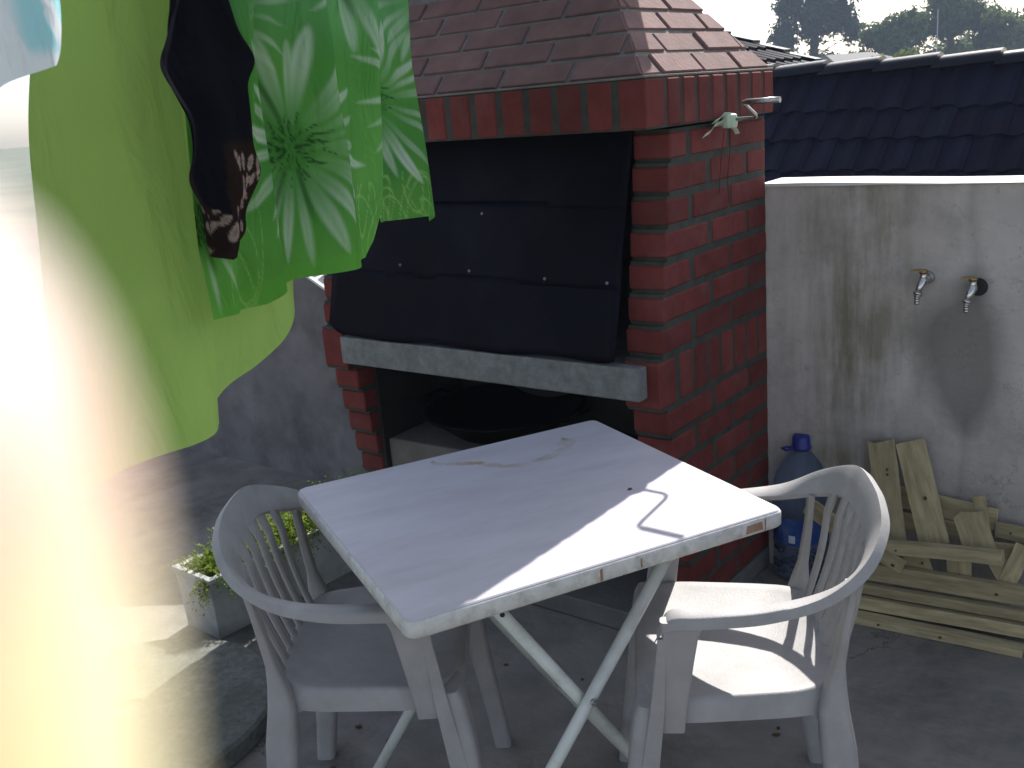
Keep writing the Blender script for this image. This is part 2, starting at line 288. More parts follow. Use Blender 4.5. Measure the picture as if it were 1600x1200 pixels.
def skin_mat():
    m = bpy.data.materials.new('skin'); m.use_nodes = True
    t = m.node_tree; b = t.nodes['Principled BSDF']
    tc = _n(t, 'ShaderNodeTexCoord'); nz = _n(t, 'ShaderNodeTexNoise'); nz.inputs['Scale'].default_value = 55
    nz.inputs['Detail'].default_value = 3
    t.links.new(tc.outputs['Object'], nz.inputs['Vector'])
    r = _n(t, 'ShaderNodeValToRGB'); r.color_ramp.elements[0].position = 0.38; r.color_ramp.elements[1].position = 0.62
    r.color_ramp.elements[0].color = (0.74, 0.57, 0.49, 1); r.color_ramp.elements[1].color = (0.82, 0.75, 0.60, 1)
    sx = _n(t, 'ShaderNodeSeparateXYZ'); t.links.new(tc.outputs['Object'], sx.inputs[0])
    mr = _n(t, 'ShaderNodeMapRange'); mr.inputs['From Min'].default_value = 1.4915; mr.inputs['From Max'].default_value = 1.5035
    ma = _n(t, 'ShaderNodeMath', operation='MULTIPLY_ADD'); ma.inputs[1].default_value = 0.006
    t.links.new(nz.outputs['Fac'], ma.inputs[0]); t.links.new(sx.outputs['Z'], ma.inputs[2]); t.links.new(ma.outputs[0], mr.inputs['Value'])
    cr = r.color_ramp; cr.elements[0].position = 0.25; cr.elements[0].color = (0.66, 0.59, 0.40, 1); cr.elements[1].position = 0.95; cr.elements[1].color = (0.64, 0.60, 0.61, 1)  # yellow, peach and pink bands paint the backlit glow into the skin
    e = cr.elements.new(0.52); e.color = (0.53, 0.37, 0.33, 1); e = cr.elements.new(0.74); e.color = (0.55, 0.42, 0.43, 1)
    t.links.new(mr.outputs[0], r.inputs[0]); t.links.new(r.outputs[0], b.inputs['Base Color'])
    b.inputs['Subsurface Weight'].default_value = 1.0
    b.inputs['Subsurface Radius'].default_value = (1.0, 0.88, 0.72); b.inputs['Subsurface Scale'].default_value = 0.022
    b.inputs['Roughness'].default_value = 0.5
    return m
M['skin'] = skin_mat()

# ------------------------------------------------------------------ builders
class MB:
    def __init__(s): s.v = []; s.f = []; s.sm = []; s.mi = []
    def add(s, vs, fs, smooth=False, mi=0):
        o = len(s.v); s.v += [tuple(p) for p in vs]
        for f in fs: s.f.append(tuple(i + o for i in f)); s.sm.append(smooth); s.mi.append(mi)
    def box(s, x0, x1, y0, y1, z0, z1, mi=0):
        s.add([(x0, y0, z0), (x1, y0, z0), (x1, y1, z0), (x0, y1, z0), (x0, y0, z1), (x1, y0, z1), (x1, y1, z1), (x0, y1, z1)],
              [(0, 3, 2, 1), (4, 5, 6, 7), (0, 1, 5, 4), (1, 2, 6, 5), (2, 3, 7, 6), (3, 0, 4, 7)], mi=mi)
    def loft(s, rings, closed=True, cap=True, smooth=True, mi=0):
        n = len(rings[0]); vs = [p for r in rings for p in r]; fs = []
        for i in range(len(rings) - 1):
            for j in range(n if closed else n - 1):
                k = (j + 1) % n
                fs.append((i * n + j, i * n + k, (i + 1) * n + k, (i + 1) * n + j))
        s.add(vs, fs, smooth, mi)
        if cap and closed:
            o = len(s.v) - len(vs)
            s.f.append(tuple(o + j for j in reversed(range(n)))); s.sm.append(False); s.mi.append(mi)
            s.f.append(tuple(o + (len(rings) - 1) * n + j for j in range(n))); s.sm.append(False); s.mi.append(mi)
    def tube(s, path, r, n=10, cap=True, mi=0):
        P = [Vector(p) for p in path]; rings = []; prev = None
        for i, p in enumerate(P):
            t = (P[min(i + 1, len(P) - 1)] - P[max(i - 1, 0)]).normalized()
            if prev is None: a = t.orthogonal().normalized()
            else: a = (prev - t * prev.dot(t)).normalized()
            prev = a; b = t.cross(a); rr = r[i] if hasattr(r, '__len__') else r
            rings.append([p + a * math.cos(2 * PI * k / n) * rr + b * math.sin(2 * PI * k / n) * rr for k in range(n)])
        s.loft(rings, True, cap, True, mi)
    def lathe(s, prof, n=28, c=(0, 0, 0), mi=0, cap=True):
        rings = [[(c[0] + r * math.cos(2 * PI * k / n), c[1] + r * math.sin(2 * PI * k / n), c[2] + z) for k in range(n)] for r, z in prof]
        s.loft(rings, True, cap, True, mi)
    def chamfer_prism(s, bot, nrm, thick, inset):
        B = [Vector(p) for p in bot]; c = sum(B, Vector()) / len(B); N = Vector(nrm).normalized()
        mid = [p + N * (thick - inset) for p in B]
        tp = [p + N * thick + (c - p).normalized() * inset * 1.2 for p in B]
        s.loft([B, mid, tp], True, True, False)
    def build(s, name, m=None, parent=None, bevel=0, sharp=None, mats=None):
        me = bpy.data.meshes.new(name); me.from_pydata(s.v, [], s.f)
        for mm in (mats or [m]): me.materials.append(mm)
        me.polygons.foreach_set('use_smooth', s.sm); me.polygons.foreach_set('material_index', s.mi); me.update()
        bm = bmesh.new(); bm.from_mesh(me); bmesh.ops.recalc_face_normals(bm, faces=bm.faces); bm.to_mesh(me); bm.free()
        o = bpy.data.objects.new(name, me); COL.objects.link(o)
        if parent: o.parent = parent
        if bevel:
            b = o.modifiers.new('bevel', 'BEVEL'); b.width = bevel; b.segments = 2; b.limit_method = 'ANGLE'; b.angle_limit = math.radians(40)
            me.polygons.foreach_set('use_smooth', [True] * len(me.polygons))
        if sharp or bevel: me.set_sharp_from_angle(angle=math.radians(sharp or 40))
        return o
def tag(o, label=None, cat=None, group=None, kind=None):
    if label: o['label'] = label
    if cat: o['category'] = cat
    if group: o['group'] = group
    if kind: o['kind'] = kind
    return o
def empty(name, loc, rz=0, parent=None):
    o = bpy.data.objects.new(name, None); COL.objects.link(o); o.location = loc; o.rotation_euler = (0, 0, rz); o.empty_display_size = 0.1
    if parent: o.parent = parent
    return o
def inst(me, name, parent, loc, rot=(0, 0, 0)):
    o = bpy.data.objects.new(name, me); COL.objects.link(o); o.parent = parent; o.location = loc; o.rotation_euler = rot
    return o
_bc = {}
def brick_mesh(lx, ly, lz, m, c=0.004):
    k = (round(lx, 3), round(ly, 3), round(lz, 3), m.name)
    if k in _bc: return _bc[k]
    bm = bmesh.new(); bmesh.ops.create_cube(bm, size=1)
    for v in bm.verts: v.co = Vector((v.co.x * lx, v.co.y * ly, v.co.z * lz))
    bmesh.ops.bevel(bm, geom=bm.edges[:], offset=c, segments=1, affect='EDGES')
    for v in bm.verts: v.co += Vector(noise.random_unit_vector()) * 0.0008
    me = bpy.data.meshes.new('brick'); bm.to_mesh(me); bm.free(); me.materials.append(m); _bc[k] = me
    return me
BY = -0.678
FD = Vector((math.cos(BY), math.sin(BY), 0)); SD = Vector((-math.sin(BY), math.cos(BY), 0))
B0 = Vector((0.787, 2.939, 0))
def L2W(a, s, z): return B0 + FD * a + SD * s + Vector((0, 0, z))

# ------------------------------------------------------------------ setting
def sheet(name, m, x0, x1, y0, y1, z0, z1, rz=0, loc=(0, 0, 0)):
    b = MB(); b.box(x0, x1, y0, y1, z0, z1); o = b.build(name, m); o.location = loc; o.rotation_euler = (0, 0, rz)
    return tag(o, kind='structure')
GZ = -2.7
b = MB(); b.add([(-900, -900, GZ), (900, -900, GZ), (900, 900, GZ), (-900, 900, GZ)], [(0, 1, 2, 3)])
tag(b.build('ground', M['ground']), kind='structure')
sheet('terrace_floor', M['floor'], -3.6, 3.2, -6.2, 0.13, GZ + 0.02, 0.0, BY, B0)
# cracked joint strip: raised slab carrying the barbecue
sl = MB(); sl.box(-1.75, -0.004, -0.53, -0.001, 0.001, 0.034); o = sl.build('barbecue_slab', M['slab'], bevel=0.006)
o.location = B0; o.rotation_euler = (0, 0, BY); tag(o, kind='structure')

# rear wall, right of the barbecue and low stepped part left of it
WALL = empty('rear_wall', B0, BY)
tag(WALL, 'grey stained rendered wall behind the taps and the board pile', 'wall')
b = MB()
NX, NZ = 60, 30
b.box(-0.02, 3.0, 0.004, 0.15, 0.0, 1.204)
b.build('render', M['wall'], WALL)
b = MB()
seg = [-0.02 + i * 3.05 / 24 for i in range(25)]
rings = []
for a in seg:
    dz = -0.010 * a + 0.002 * math.sin(a * 9)
    rings.append([(a, -0.004 + 0.002 * math.sin(a * 23), 1.2035), (a, -0.005 + 0.002 * math.sin(a * 31), 1.2125 + dz), (a, 0.15, 1.214 + dz), (a, 0.152, 1.2035)])
b.loft(rings, True, True, False)
b.build('coping', M['limecap'], WALL)
LW = empty('low_wall', L2W(-1.3, -0.15, 0), BY)
tag(LW, 'low grey wall with a sloping top left of the brick barbecue', 'wall')
def lw_top(a): return min(1.05, 0.834 + (-a - 1.787) * 0.48)
b = MB(); xs = [-3.4, -2.9, -2.6, -2.3, -2.05, -1.9, -1.7, -1.5, -1.3]
rings = [[(a + 1.3, 0.0, 0.0), (a + 1.3, 0.14, 0.0), (a + 1.3, 0.14, max(0.45, lw_top(a))), (a + 1.3, 0.0, max(0.45, lw_top(a)))] for a in xs]
b.loft(rings, True, True, False); b.build('render', M['lowwall'], LW)
b = MB()
rings = [[(a + 1.3, -0.008, lw_top(a) + 0.002), (a + 1.3, 0.06, lw_top(a) + 0.002), (a + 1.3, 0.06, lw_top(a) + 0.02), (a + 1.3, -0.008, lw_top(a) + 0.012)] for a in xs if lw_top(a) > 0.45]
b.loft(rings, True, True, False); b.build('mortar_bed', M['limecap'], LW)
for i in range(9):
    a0 = -2.55 + i * 0.115; a1 = a0 + 0.10
    b = MB(); z0 = lw_top(a0); z1 = lw_top(a1)
    vs = [(a0 + 1.3, 0.055, z0 + 0.012), (a1 + 1.3, 0.055, z1 + 0.012), (a1 + 1.3, 0.16, z1 + 0.012), (a0 + 1.3, 0.16, z0 + 0.012)]
    b.chamfer_prism(vs, (0, 0, 1), 0.04, 0.006); b.build('coping_tile', M['tilecap'], LW)

# ------------------------------------------------------------------ brick barbecue
BQ = empty('brick_barbecue', B0, BY)
tag(BQ, 'tall red brick barbecue with a sloping brick hood and dark metal front', 'barbecue')
PW = 0.11                       # pier width
def s_front(z):
    if z > 0.845: return -0.555 - (1.405 - z) * 0.159
    if z > 0.70: return -0.660
    k = int((0.705 - z) / 0.08); return -0.625 + 0.017 * k if k < 6 else -0.53
WID = 1.262
core = MB()
def course(zc, h, side, odd, soldier=False):
    """one course on the right (side=+1) or left pier; local x=a"""
    sf = s_front(zc)
    xo = 0.0 if side > 0 else -WID
    x0 = -PW + 0.003 if side > 0 else -WID
    core.box(x0 + 0.003, (-0.0062 if side > 0 else -WID + PW - 0.009), sf + 0.0072, -0.004, zc - h / 2 - 0.0095, zc + h / 2 + 0.0095)
    xm = -PW / 2 if side > 0 else -WID + PW / 2
    if soldier: cuts = [sf, sf + 0.105] + [sf + 0.105 + 0.0815 * k for k in range(1, 7)] ; cuts = [c for c in cuts if c < -0.02] + [-0.0]
    else:
        j = -0.46 if odd else -0.355
        cuts = [sf, j] + [j + 0.22 * k for k in range(1, 4)]
        cuts = [c for c in cuts if c < -0.03] + [-0.0]
    for i in range(len(cuts) - 1):
        l = cuts[i + 1] - cuts[i] - 0.018
        if l < 0.015: continue
        me = brick_mesh(PW - 0.004, l, h, M['brick'])
        inst(me, 'brick', BQ, (xm + random.gauss(0, 0.0005), (cuts[i] + cuts[i + 1]) / 2 - (0.009 if i == 0 else 0), zc), (random.gauss(0, .004), random.gauss(0, .003), random.gauss(0, .0012)))
for side in (1, -1):
    odd = 1
    for k in range(7):
        course(1.365 - 0.08 * k, 0.061, side, odd); odd ^= 1
    course(0.775, 0.121, side, odd, True)
    for k in range(8):
        course(0.665 - 0.08 * k, 0.061, side, odd); odd ^= 1
core.box(-WID + PW - 0.01, -PW + 0.01, -0.10, -0.006, 0.06, 1.42)          # back lining
core.build('mortar', M['mortar'], BQ)
b = MB(); b.box(-WID - 0.004, -0.003, -0.60, -0.003, 0.002, 0.066); b.build('footing', M['slab'], BQ, bevel=0.005)
b = MB(); b.box(-WID + PW - 0.008, -WID + PW + 0.012, -0.55, -0.1, 0.066, 0.742); b.box(-PW - 0.012, -PW + 0.006, -0.55, -0.1, 0.066, 0.742)
b.box(-WID + PW + 0.013, -PW - 0.013, -0.13, -0.101, 0.066, 0.742)
b.build('lining', M['dark_render'], BQ)
# concrete shelf with projecting lip
b = MB(); b.box(-1.122, -0.034, -0.708, -0.664, 0.745, 0.832); b.box(-WID + PW + 0.004, -PW - 0.004, -0.664, -0.13, 0.752, 0.826)
b.build('shelf', M['concrete'], BQ, bevel=0.005)
# band of soldier bricks
bandcore = MB(); bandcore.box(-WID - 0.018, 0.0165, -0.7005, 0.004, 1.412, 1.526); bandcore.build('band_mortar', M['mortar'], BQ)
nb = 15; pitch = (WID + 0.04) / nb
for k in range(nb):
    me = brick_mesh(pitch - 0.019 + (0.007 if k in (0, nb - 1) else 0), 0.09, 0.112, M['brick'])
    inst(me, 'band_brick', BQ, (-WID - 0.02 + pitch * (k + .5) + (0.0035 if k == nb - 1 else -0.0035 if k == 0 else 0), -0.704 + 0.045, 1.470), (random.gauss(0, .006), random.gauss(0, .006), random.gauss(0, .005)))
ns = 8; ps = 0.62 / ns
for side in (1, -1):
    for k in range(ns):
        me = brick_mesh(0.09, ps - 0.016, 0.112, M['brick'])
        inst(me, 'band_brick', BQ, ((0.020 - 0.045) if side > 0 else (-WID - 0.022 + 0.045), -0.61 + ps * (k + .5), 1.470), (random.gauss(0, .006), random.gauss(0, .006), random.gauss(0, .004)))
# pale mortar fillet on top of the band
b = MB(); b.box(-WID - 0.016, 0.016, -0.702, 0.014, 1.5275, 1.5335); b.build('mortar_fillet', M['pale_mortar'], BQ, bevel=0.002)
# hood : truncated pyramid
TH_R, TH_F, TH_B = math.radians(48), math.radians(46.5), math.radians(60)
H0, HH = 1.5335, 0.30
XL0, XR0, YF0, YB0 = -WID - 0.010, 0.010, -0.695, 0.010
def hood_rect(h, inset=0.0):
    return (XL0 + h / math.tan(TH_R) + inset, XR0 - h / math.tan(TH_R) - inset, YF0 + h / math.tan(TH_F) + inset, YB0 - h / math.tan(TH_B) - inset)
b = MB(); rings = []
for h in (0.0, HH):
    x0, x1, y0, y1 = hood_rect(h, 0.009); rings.append([(x0, y0, H0 + h), (x1, y0, H0 + h), (x1, y1, H0 + h), (x0, y1, H0 + h)])
b.loft(rings, True, True, False); b.build('hood_mortar', M['pale_mortar'], BQ)
def hood_face(p00, p10, p01, p11, nrm, rowh, joint_off, blen):
    """p00-p10 lower edge, p01-p11 upper edge; bricks laid on the trapezoid"""
    p00, p10, p01, p11 = map(Vector, (p00, p10, p01, p11)); N = Vector(nrm).normalized()
    ux = (p10 - p00).normalized(); vy = N.cross(ux); vy = vy if vy.z > 0 else -vy
    H = (p01 - p00).dot(vy); L = (p10 - p00).length
    aL = (p01 - p00).dot(ux); aR = (p11 - p00).dot(ux) - L
    nr = int(H / rowh + 0.3); g = 0.007
    for r in range(nr):
        v0 = r * rowh + g; v1 = (r + 1) * rowh - g
        if v1 > H: v1 = H - 0.004
        if v1 - v0 < 0.02: continue
        x = -blen * (0.5 if (r + joint_off) % 2 else 0.0) - blen + random.uniform(-.01, .01)
        while x < L + blen:
            u0, u1 = x + g, x + blen - g; x += blen
            e0 = lambda v: aL * v / H + 0.003; e1 = lambda v: L + aR * v / H - 0.003
            q = [(max(u0, e0(v0)), v0), (min(u1, e1(v0)), v0), (min(u1, e1(v1)), v1), (max(u0, e0(v1)), v1)]
            if q[1][0] - q[0][0] < 0.02: continue
            if q[2][0] - q[3][0] < 0.004:
                d0, d1 = q[1][0] - q[0][0], q[2][0] - q[3][0]; f = min(1, d0 / (d0 - d1)); xm = q[0][0] + (q[3][0] - q[0][0]) * f
                q = q[:2] + [(xm, v0 + (v1 - v0) * f)]
            if not q: continue
            if any(abs(q[i][0] - q[i - 1][0]) + abs(q[i][1] - q[i - 1][1]) < 1e-5 for i in range(len(q))): continue
            lift = random.gauss(0, 0.0012)
            pts = [p00 + ux * u + vy * v - N * (0.012 - lift) for u, v in q]
            mb = MB(); mb.chamfer_prism(pts, N, 0.012, 0.0035); mb.build('hood_brick', M['hood_brick'], BQ)
x0, x1, y0, y1 = hood_rect(0); X0, X1, Y0, Y1 = hood_rect(HH); zt = H0 + HH
hood_face((x0, y0, H0), (x1, y0, H0), (X0, Y0, zt), (X1, Y0, zt), (0, -math.sin(TH_F), math.cos(TH_F)), 0.0735, 0, 0.215)
hood_face((x1, y0, H0), (x1, y1, H0), (X1, Y0, zt), (X1, Y1, zt), (math.sin(TH_R), 0, math.cos(TH_R)), 0.0735, 1, 0.212)
hood_face((x0, y1, H0), (x0, y0, H0), (X0, Y1, zt), (X0, Y0, zt), (-math.sin(TH_R), 0, math.cos(TH_R)), 0.0735, 1, 0.212)
b = MB(); b.box(X0 + 0.02, X1 - 0.02, Y0 + 0.01, Y1 - 0.01, zt - 0.02, 2.9); b.build('chimney', M['hood_brick'], BQ, bevel=0.01)
b = MB(); b.box(X0 - 0.12, -0.139, -0.60, 0.0, 2.06, 2.40); b.build('shade_band', M['hood_brick'], BQ, bevel=0.008)  # unseen band added round the stack to throw shade on hood and table
# dark metal shutter in three lapped panels
def lidpt(a, z):
    t = (1.43 - z) / (1.43 - 0.84); return -0.566 - 0.132 * t
seams = [(1.428, 1.222), (1.240, 1.022), (1.040, 0.838)]
for i, (zt_, zb_) in enumerate(seams):
    b = MB(); nx, nz = 40, 10; rings = []
    vsf, vsb = [], []
    for j in range(nz + 1):
        z = zt_ + (zb_ - zt_) * j / nz
        row = []
        for k in range(nx + 1):
            a = -1.16 + 1.058 * k / nx
            y = lidpt(a, z) - 0.0035 * i + 0.011 * noise.noise(Vector((a * 2.6, z * 4, i * 5))) + 0.004 * noise.noise(Vector((a * 9, z * 11, i * 3)))
            zz = z
            if i == 2:
                e = j / nz
                zz += e * (0.012 * noise.noise(Vector((a * 5, 3, 1))))
                cl = max(0, (-1.10 - a) / 0.06); zz += e * 0.035 * cl ** 2
                cr = max(0, (a + 0.15) / 0.05); y += -0.012 * e * cr ** 2; zz += 0.012 * e * cr ** 2
            if i == 1 and j > 7: y -= 0.002
            row.append((a, y, zz))
        vsf += row
    n = nx + 1
    fs = [(r * n + c, r * n + c + 1, (r + 1) * n + c + 1, (r + 1) * n + c) for r in range(nz) for c in range(nx)]
    b.add(vsf, fs, True)
    o = b.build('shutter_panel', M['sheet'], BQ); sm = o.modifiers.new('thickness', 'SOLIDIFY'); sm.thickness = 0.003; sm.offset = 0
rv = MB(); rv.lathe([(0.0045, 0), (0.004, 0.0015), (0.0022, 0.0027), (0.0004, 0.003)], 10)
rvm = rv.build('rivet', M['rivet'], BQ)
rl = [(-0.565, 1.208), (-0.601, 1.052), (-0.338, 1.041), (-0.142, 1.038), (-0.87, 1.06), (-0.83, 1.21), (-1.08, 1.065)]
for i, (a, z) in enumerate(rl):
    loc = (a, lidpt(a, z) - 0.0075, z); rot = (PI / 2 - 0.22, 0, 0)
    if i == 0: rvm.location = loc; rvm.rotation_euler = rot
    else: inst(rvm.data, 'rivet', BQ, loc, rot)
# winding crank on the right side
cr = empty('crank', (0, -0.312, 1.410), 0, BQ)
b = MB(); b.tube([(0.0, 0, 0), (0.10, 0, 0), (0.110, -0.004, 0.003), (0.115, -0.014, 0.008), (0.121, -0.092, 0.038), (0.124, -0.105, 0.0425), (0.130, -0.111, 0.0435), (0.222, -0.112, 0.0435)], 0.0050, 10)
b.build('crank_rod', M['steel'], cr)
b = MB(); b.tube([(0.134, -0.111, 0.0435), (0.222, -0.112, 0.0435)], 0.0072, 12); b.build('handle_grip', M['steel'], cr)
b = MB(); b.tube([(-0.002, 0, 0), (0.012, 0, 0)], 0.016, 14); b.tube([(0.012, 0, 0), (0.030, 0, 0)], 0.010, 12); b.build('bearing', M['steel'], cr)
tie = empty('plastic_tie', L2W(0.036, -0.312, 1.410), BY)
tag(tie, 'pale green strip knotted round the steel crank of the barbecue', 'strip')
def ribbon(mb, pts, wv, hw, th=0.0015):
    rings = []
    for p in pts:
        p = Vector(p); wv_ = Vector(wv) * hw
        rings.append([p - wv_, p + wv_, p + wv_ + Vector((0, 0, th)), p - wv_ + Vector((0, 0, th))])
    mb.loft(rings, True, True, False)
b = MB(); b.lathe([(0.006, -0.022), (0.019, -0.02), (0.022, -0.004), (0.019, 0.012), (0.008, 0.016)], 9); b.build('knot', M['tie'], tie, sharp=20)
b = MB(); ribbon(b, [(0, 0, 0.012), (-0.004, -0.03, 0.014), (-0.004, -0.05, 0.004), (-0.006, -0.078, -0.002)], (0.6, 0.1, 0.55), 0.008); b.build('loose_end', M['tie'], tie)
b = MB(); ribbon(b, [(-0.01, -0.01, -0.004), (-0.02, -0.05, -0.012), (-0.02, -0.07, -0.026), (-0.024, -0.098, -0.034)], (0.5, 0.2, 0.6), 0.008); b.build('loose_end', M['tie'], tie)
b = MB(); ribbon(b, [(0.0, 0.0, -0.016), (0.01, 0.012, -0.026), (0.012, 0.02, -0.038)], (0.6, 0.1, 0.1), 0.009); b.build('loose_end', M['tie'], tie)
b = MB()
b.tube([(-0.01, 0.02, -0.01), (-0.024, 0.05, -0.08), (-0.029, 0.038, -0.16), (-0.030, 0.05, -0.22)], 0.0012, 5)
b.tube([(-0.01, -0.01, -0.02), (-0.026, -0.002, -0.1), (-0.030, -0.01, -0.19)], 0.0012, 5)
b.build('hanging_thread', M['thread'], tie)
# things kept under the shelf
bx = MB(); bx.box(-0.19, 0.19, -0.11, 0.11, 0, 0.37); o = bx.build('storage_block', M['box'], bevel=0.008)
o.location = L2W(-0.95, -0.42, 0.067); o.rotation_euler = (0, 0, BY + 0.03)
tag(o, 'pale grey block standing in the space under the barbecue shelf', 'block')
pan = empty('iron_pan', L2W(-0.78, -0.34, 0.448), BY)
tag(pan, 'wide round blackened iron pan lying on the block under the shelf', 'pan')
b = MB(); b.lathe([(0.02, 0.012), (0.16, 0.012), (0.255, 0.085), (0.27, 0.09), (0.272, 0.096), (0.255, 0.098), (0.16, 0.024), (0.02, 0.022)], 40); b.build('bowl', M['pan'], pan)
b = MB(); b.tube([(0.262, -0.05, 0.088), (0.31, -0.045, 0.10), (0.31, 0.045, 0.10), (0.262, 0.05, 0.088)], 0.006, 8); b.build('handle', M['pan'], pan)
b = MB(); b.tube([(-0.262, -0.05, 0.088), (-0.31, -0.045, 0.10), (-0.31, 0.045, 0.10), (-0.262, 0.05, 0.088)], 0.006, 8); b.build('handle', M['pan'], pan)
st = empty('iron_trivet', L2W(-0.42, -0.36, 0.067), BY); tag(st, 'black iron trivet standing beside the block under the shelf', 'trivet')
b = MB(); b.lathe([(0.15, 0.37), (0.17, 0.37), (0.17, 0.385), (0.15, 0.385), (0.15, 0.37)], 28, cap=False); b.build('ring', M['pan'], st)
for k in range(3):
    b = MB(); an = k * 2 * PI / 3 + 0.5; b.tube([(0.16 * math.cos(an), 0.16 * math.sin(an), 0.372), (0.18 * math.cos(an), 0.18 * math.sin(an), 0.0)], 0.008, 8); b.build('leg', M['pan'], st)

# ------------------------------------------------------------------ folding table
TA = 0.432; TD = Vector((-0.198, 1.427, 0)); TL, TW = 0.765, 0.709
E1 = Vector((math.cos(TA), math.sin(TA), 0)); E2 = Vector((-math.sin(TA), math.cos(TA), 0))
TB = empty('folding_table', TD + E1 * TL / 2 + E2 * TW / 2, TA)
tag(TB, 'white rectangular folding table with crossed tube legs, half in sunlight', 'table')
def rrect(hx, hy, r, z, n=6):
    out = []
    for cx, cy, a0 in ((hx - r, hy - r, 0), (-hx + r, hy - r, PI / 2), (-hx + r, -hy + r, PI), (hx - r, -hy + r, 1.5 * PI)):
        for k in range(n + 1): out.append((cx + r * math.cos(a0 + k * PI / 2 / n), cy + r * math.sin(a0 + k * PI / 2 / n), z))
    return out
hx, hy = TL / 2, TW / 2
b = MB(); b.loft([rrect(hx - 0.004, hy - 0.004, 0.018, 0.712), rrect(hx - 0.004, hy - 0.004, 0.018, 0.7185), rrect(hx - 0.0065, hy - 0.0065, 0.017, 0.7205)], True, True, True)
b.build('tabletop', M['tabletop'], TB, sharp=30)
b = MB(); b.loft([rrect(hx - 0.0035, hy - 0.0035, 0.020, 0.686), rrect(hx, hy, 0.022, 0.690), rrect(hx, hy, 0.022, 0.713), rrect(hx - 0.002, hy - 0.002, 0.021, 0.7165), rrect(hx - 0.006, hy - 0.006, 0.018, 0.7175)], True, True, True)
b.build('edge_band', M['tableedge'], TB, sharp=50)
def tloc(a, bb, z): return (a - hx, bb - hy, z)
# chips in the front edge
for (a, w_, h_) in ((0.358, 0.005, 0.024), (0.440, 0.003, 0.018), (0.69, 0.040, 0.017), (0.715, 0.003, 0.024)):
    b = MB(); x, y, z = tloc(a, 0, 0.701)
    b.chamfer_prism([(x - w_ / 2, y - 0.0002, z - h_ / 2), (x + w_ / 2, y - 0.0002, z - h_ / 2 + 0.001), (x + w_ / 2 - 0.002 * (w_ > .01), y - 0.0002, z + h_ / 2), (x - w_ / 2 + 0.003 * (w_ > .01), y - 0.0002, z + h_ / 2 - 0.001)], (0, -1, 0), 0.0008, 0.0003)
    b.build('bare_patch', M['chip'], TB)
# dried spill: irregular arc film on the top
def film(pts, wid, m, name, seed=0, seg=36, z=0.7207):
    P = [Vector((p[0], p[1], 0)) for p in pts]; b = MB(); L = []; Rr = []
    cum = [0]
    for i in range(1, len(P)): cum.append(cum[-1] + (P[i] - P[i - 1]).length)
    for k in range(seg + 1):
        d = cum[-1] * k / seg; i = max(0, min(len(P) - 2, sum(1 for c in cum if c <= d) - 1)); f = (d - cum[i]) / (cum[i + 1] - cum[i])
        p = P[i].lerp(P[i + 1], f); t = (P[min(i + 1, len(P) - 1)] - P[i]).normalized(); nn = Vector((-t.y, t.x, 0))
        e = min(1, k / 4, (seg - k) / 4) ** 0.5
        wl = wid[0] + (wid[1] - wid[0]) * k / seg
        L.append(p + nn * wl * e * (0.7 + 0.6 * noise.noise(Vector((k * .35, seed, 0)))) ); Rr.append(p - nn * wl * e * (0.7 + 0.6 * noise.noise(Vector((k * .35, seed, 9)))))
    vs = [(p.x, p.y, z) for p in L] + [(p.x, p.y, z) for p in Rr]; n = seg + 1
    b.add(vs, [(i, i + 1, n + i + 1, n + i) for i in range(seg)]); return b.build(name, m, TB)
SPILL = [(-0.066, 0.330), (-0.072, 0.310), (-0.048, 0.280), (0.007, 0.250), (0.045, 0.195), (0.09, 0.168), (0.152, 0.178), (0.22, 0.210), (0.252, 0.248), (0.245, 0.284)]
# crossed legs: two frames
zt_ = 0.686
def leg_path(a0, a1, bb): return [tloc(a0, bb, 0.012), tloc(a1, bb, 0.66)]
for (a0, a1, bs, off) in ((0.052, 0.548, (0.075, 0.60), 0), (0.605, 0.185, (0.102, 0.573), 1)):
    for bb in bs:
        b = MB(); p = leg_path(a0, a1, bb); b.tube([p[0], p[1]], 0.0125, 14); b.build('leg', M['tubepaint'], TB)
        b = MB(); b.tube([p[0], (p[0][0] + (p[0][0] - p[1][0]) * 0.018, p[0][1], 0.0)], 0.0145, 12); b.build('foot_cap', M['rubber'], TB)
    b = MB(); b.tube([tloc(a1, bs[0] - 0.012, 0.662), tloc(a1, bs[1] + 0.012, 0.662)], 0.0125, 14); b.build('crossbar', M['tubepaint'], TB)
    b = MB(); k = 0.16; aa = a0 + (a1 - a0) * k
    b.tube([tloc(aa, bs[0], 0.012 + 0.648 * k), tloc(aa, bs[1], 0.012 + 0.648 * k)], 0.009, 12)
    if off: b.build('crossbar', M['tubepaint'], TB)
for bb in (0.061, 0.612):
    b = MB(); x, y, z = tloc(0.360, bb, 0.414); b.tube([(x, y - 0.004, z), (x, y + 0.004, z)], 0.007, 12); b.tube([(x, y - 0.007, z), (x, y - 0.004, z)], 0.004, 10); b.build('pivot_bolt', M['steel'], TB)
b = MB(); x, y, z = tloc(0.203, 0.089, 0.632); b.tube([(x, y - 0.002, z), (x, y + 0.002, z)], 0.0045, 10); b.build('screw', M['rubber'], TB)

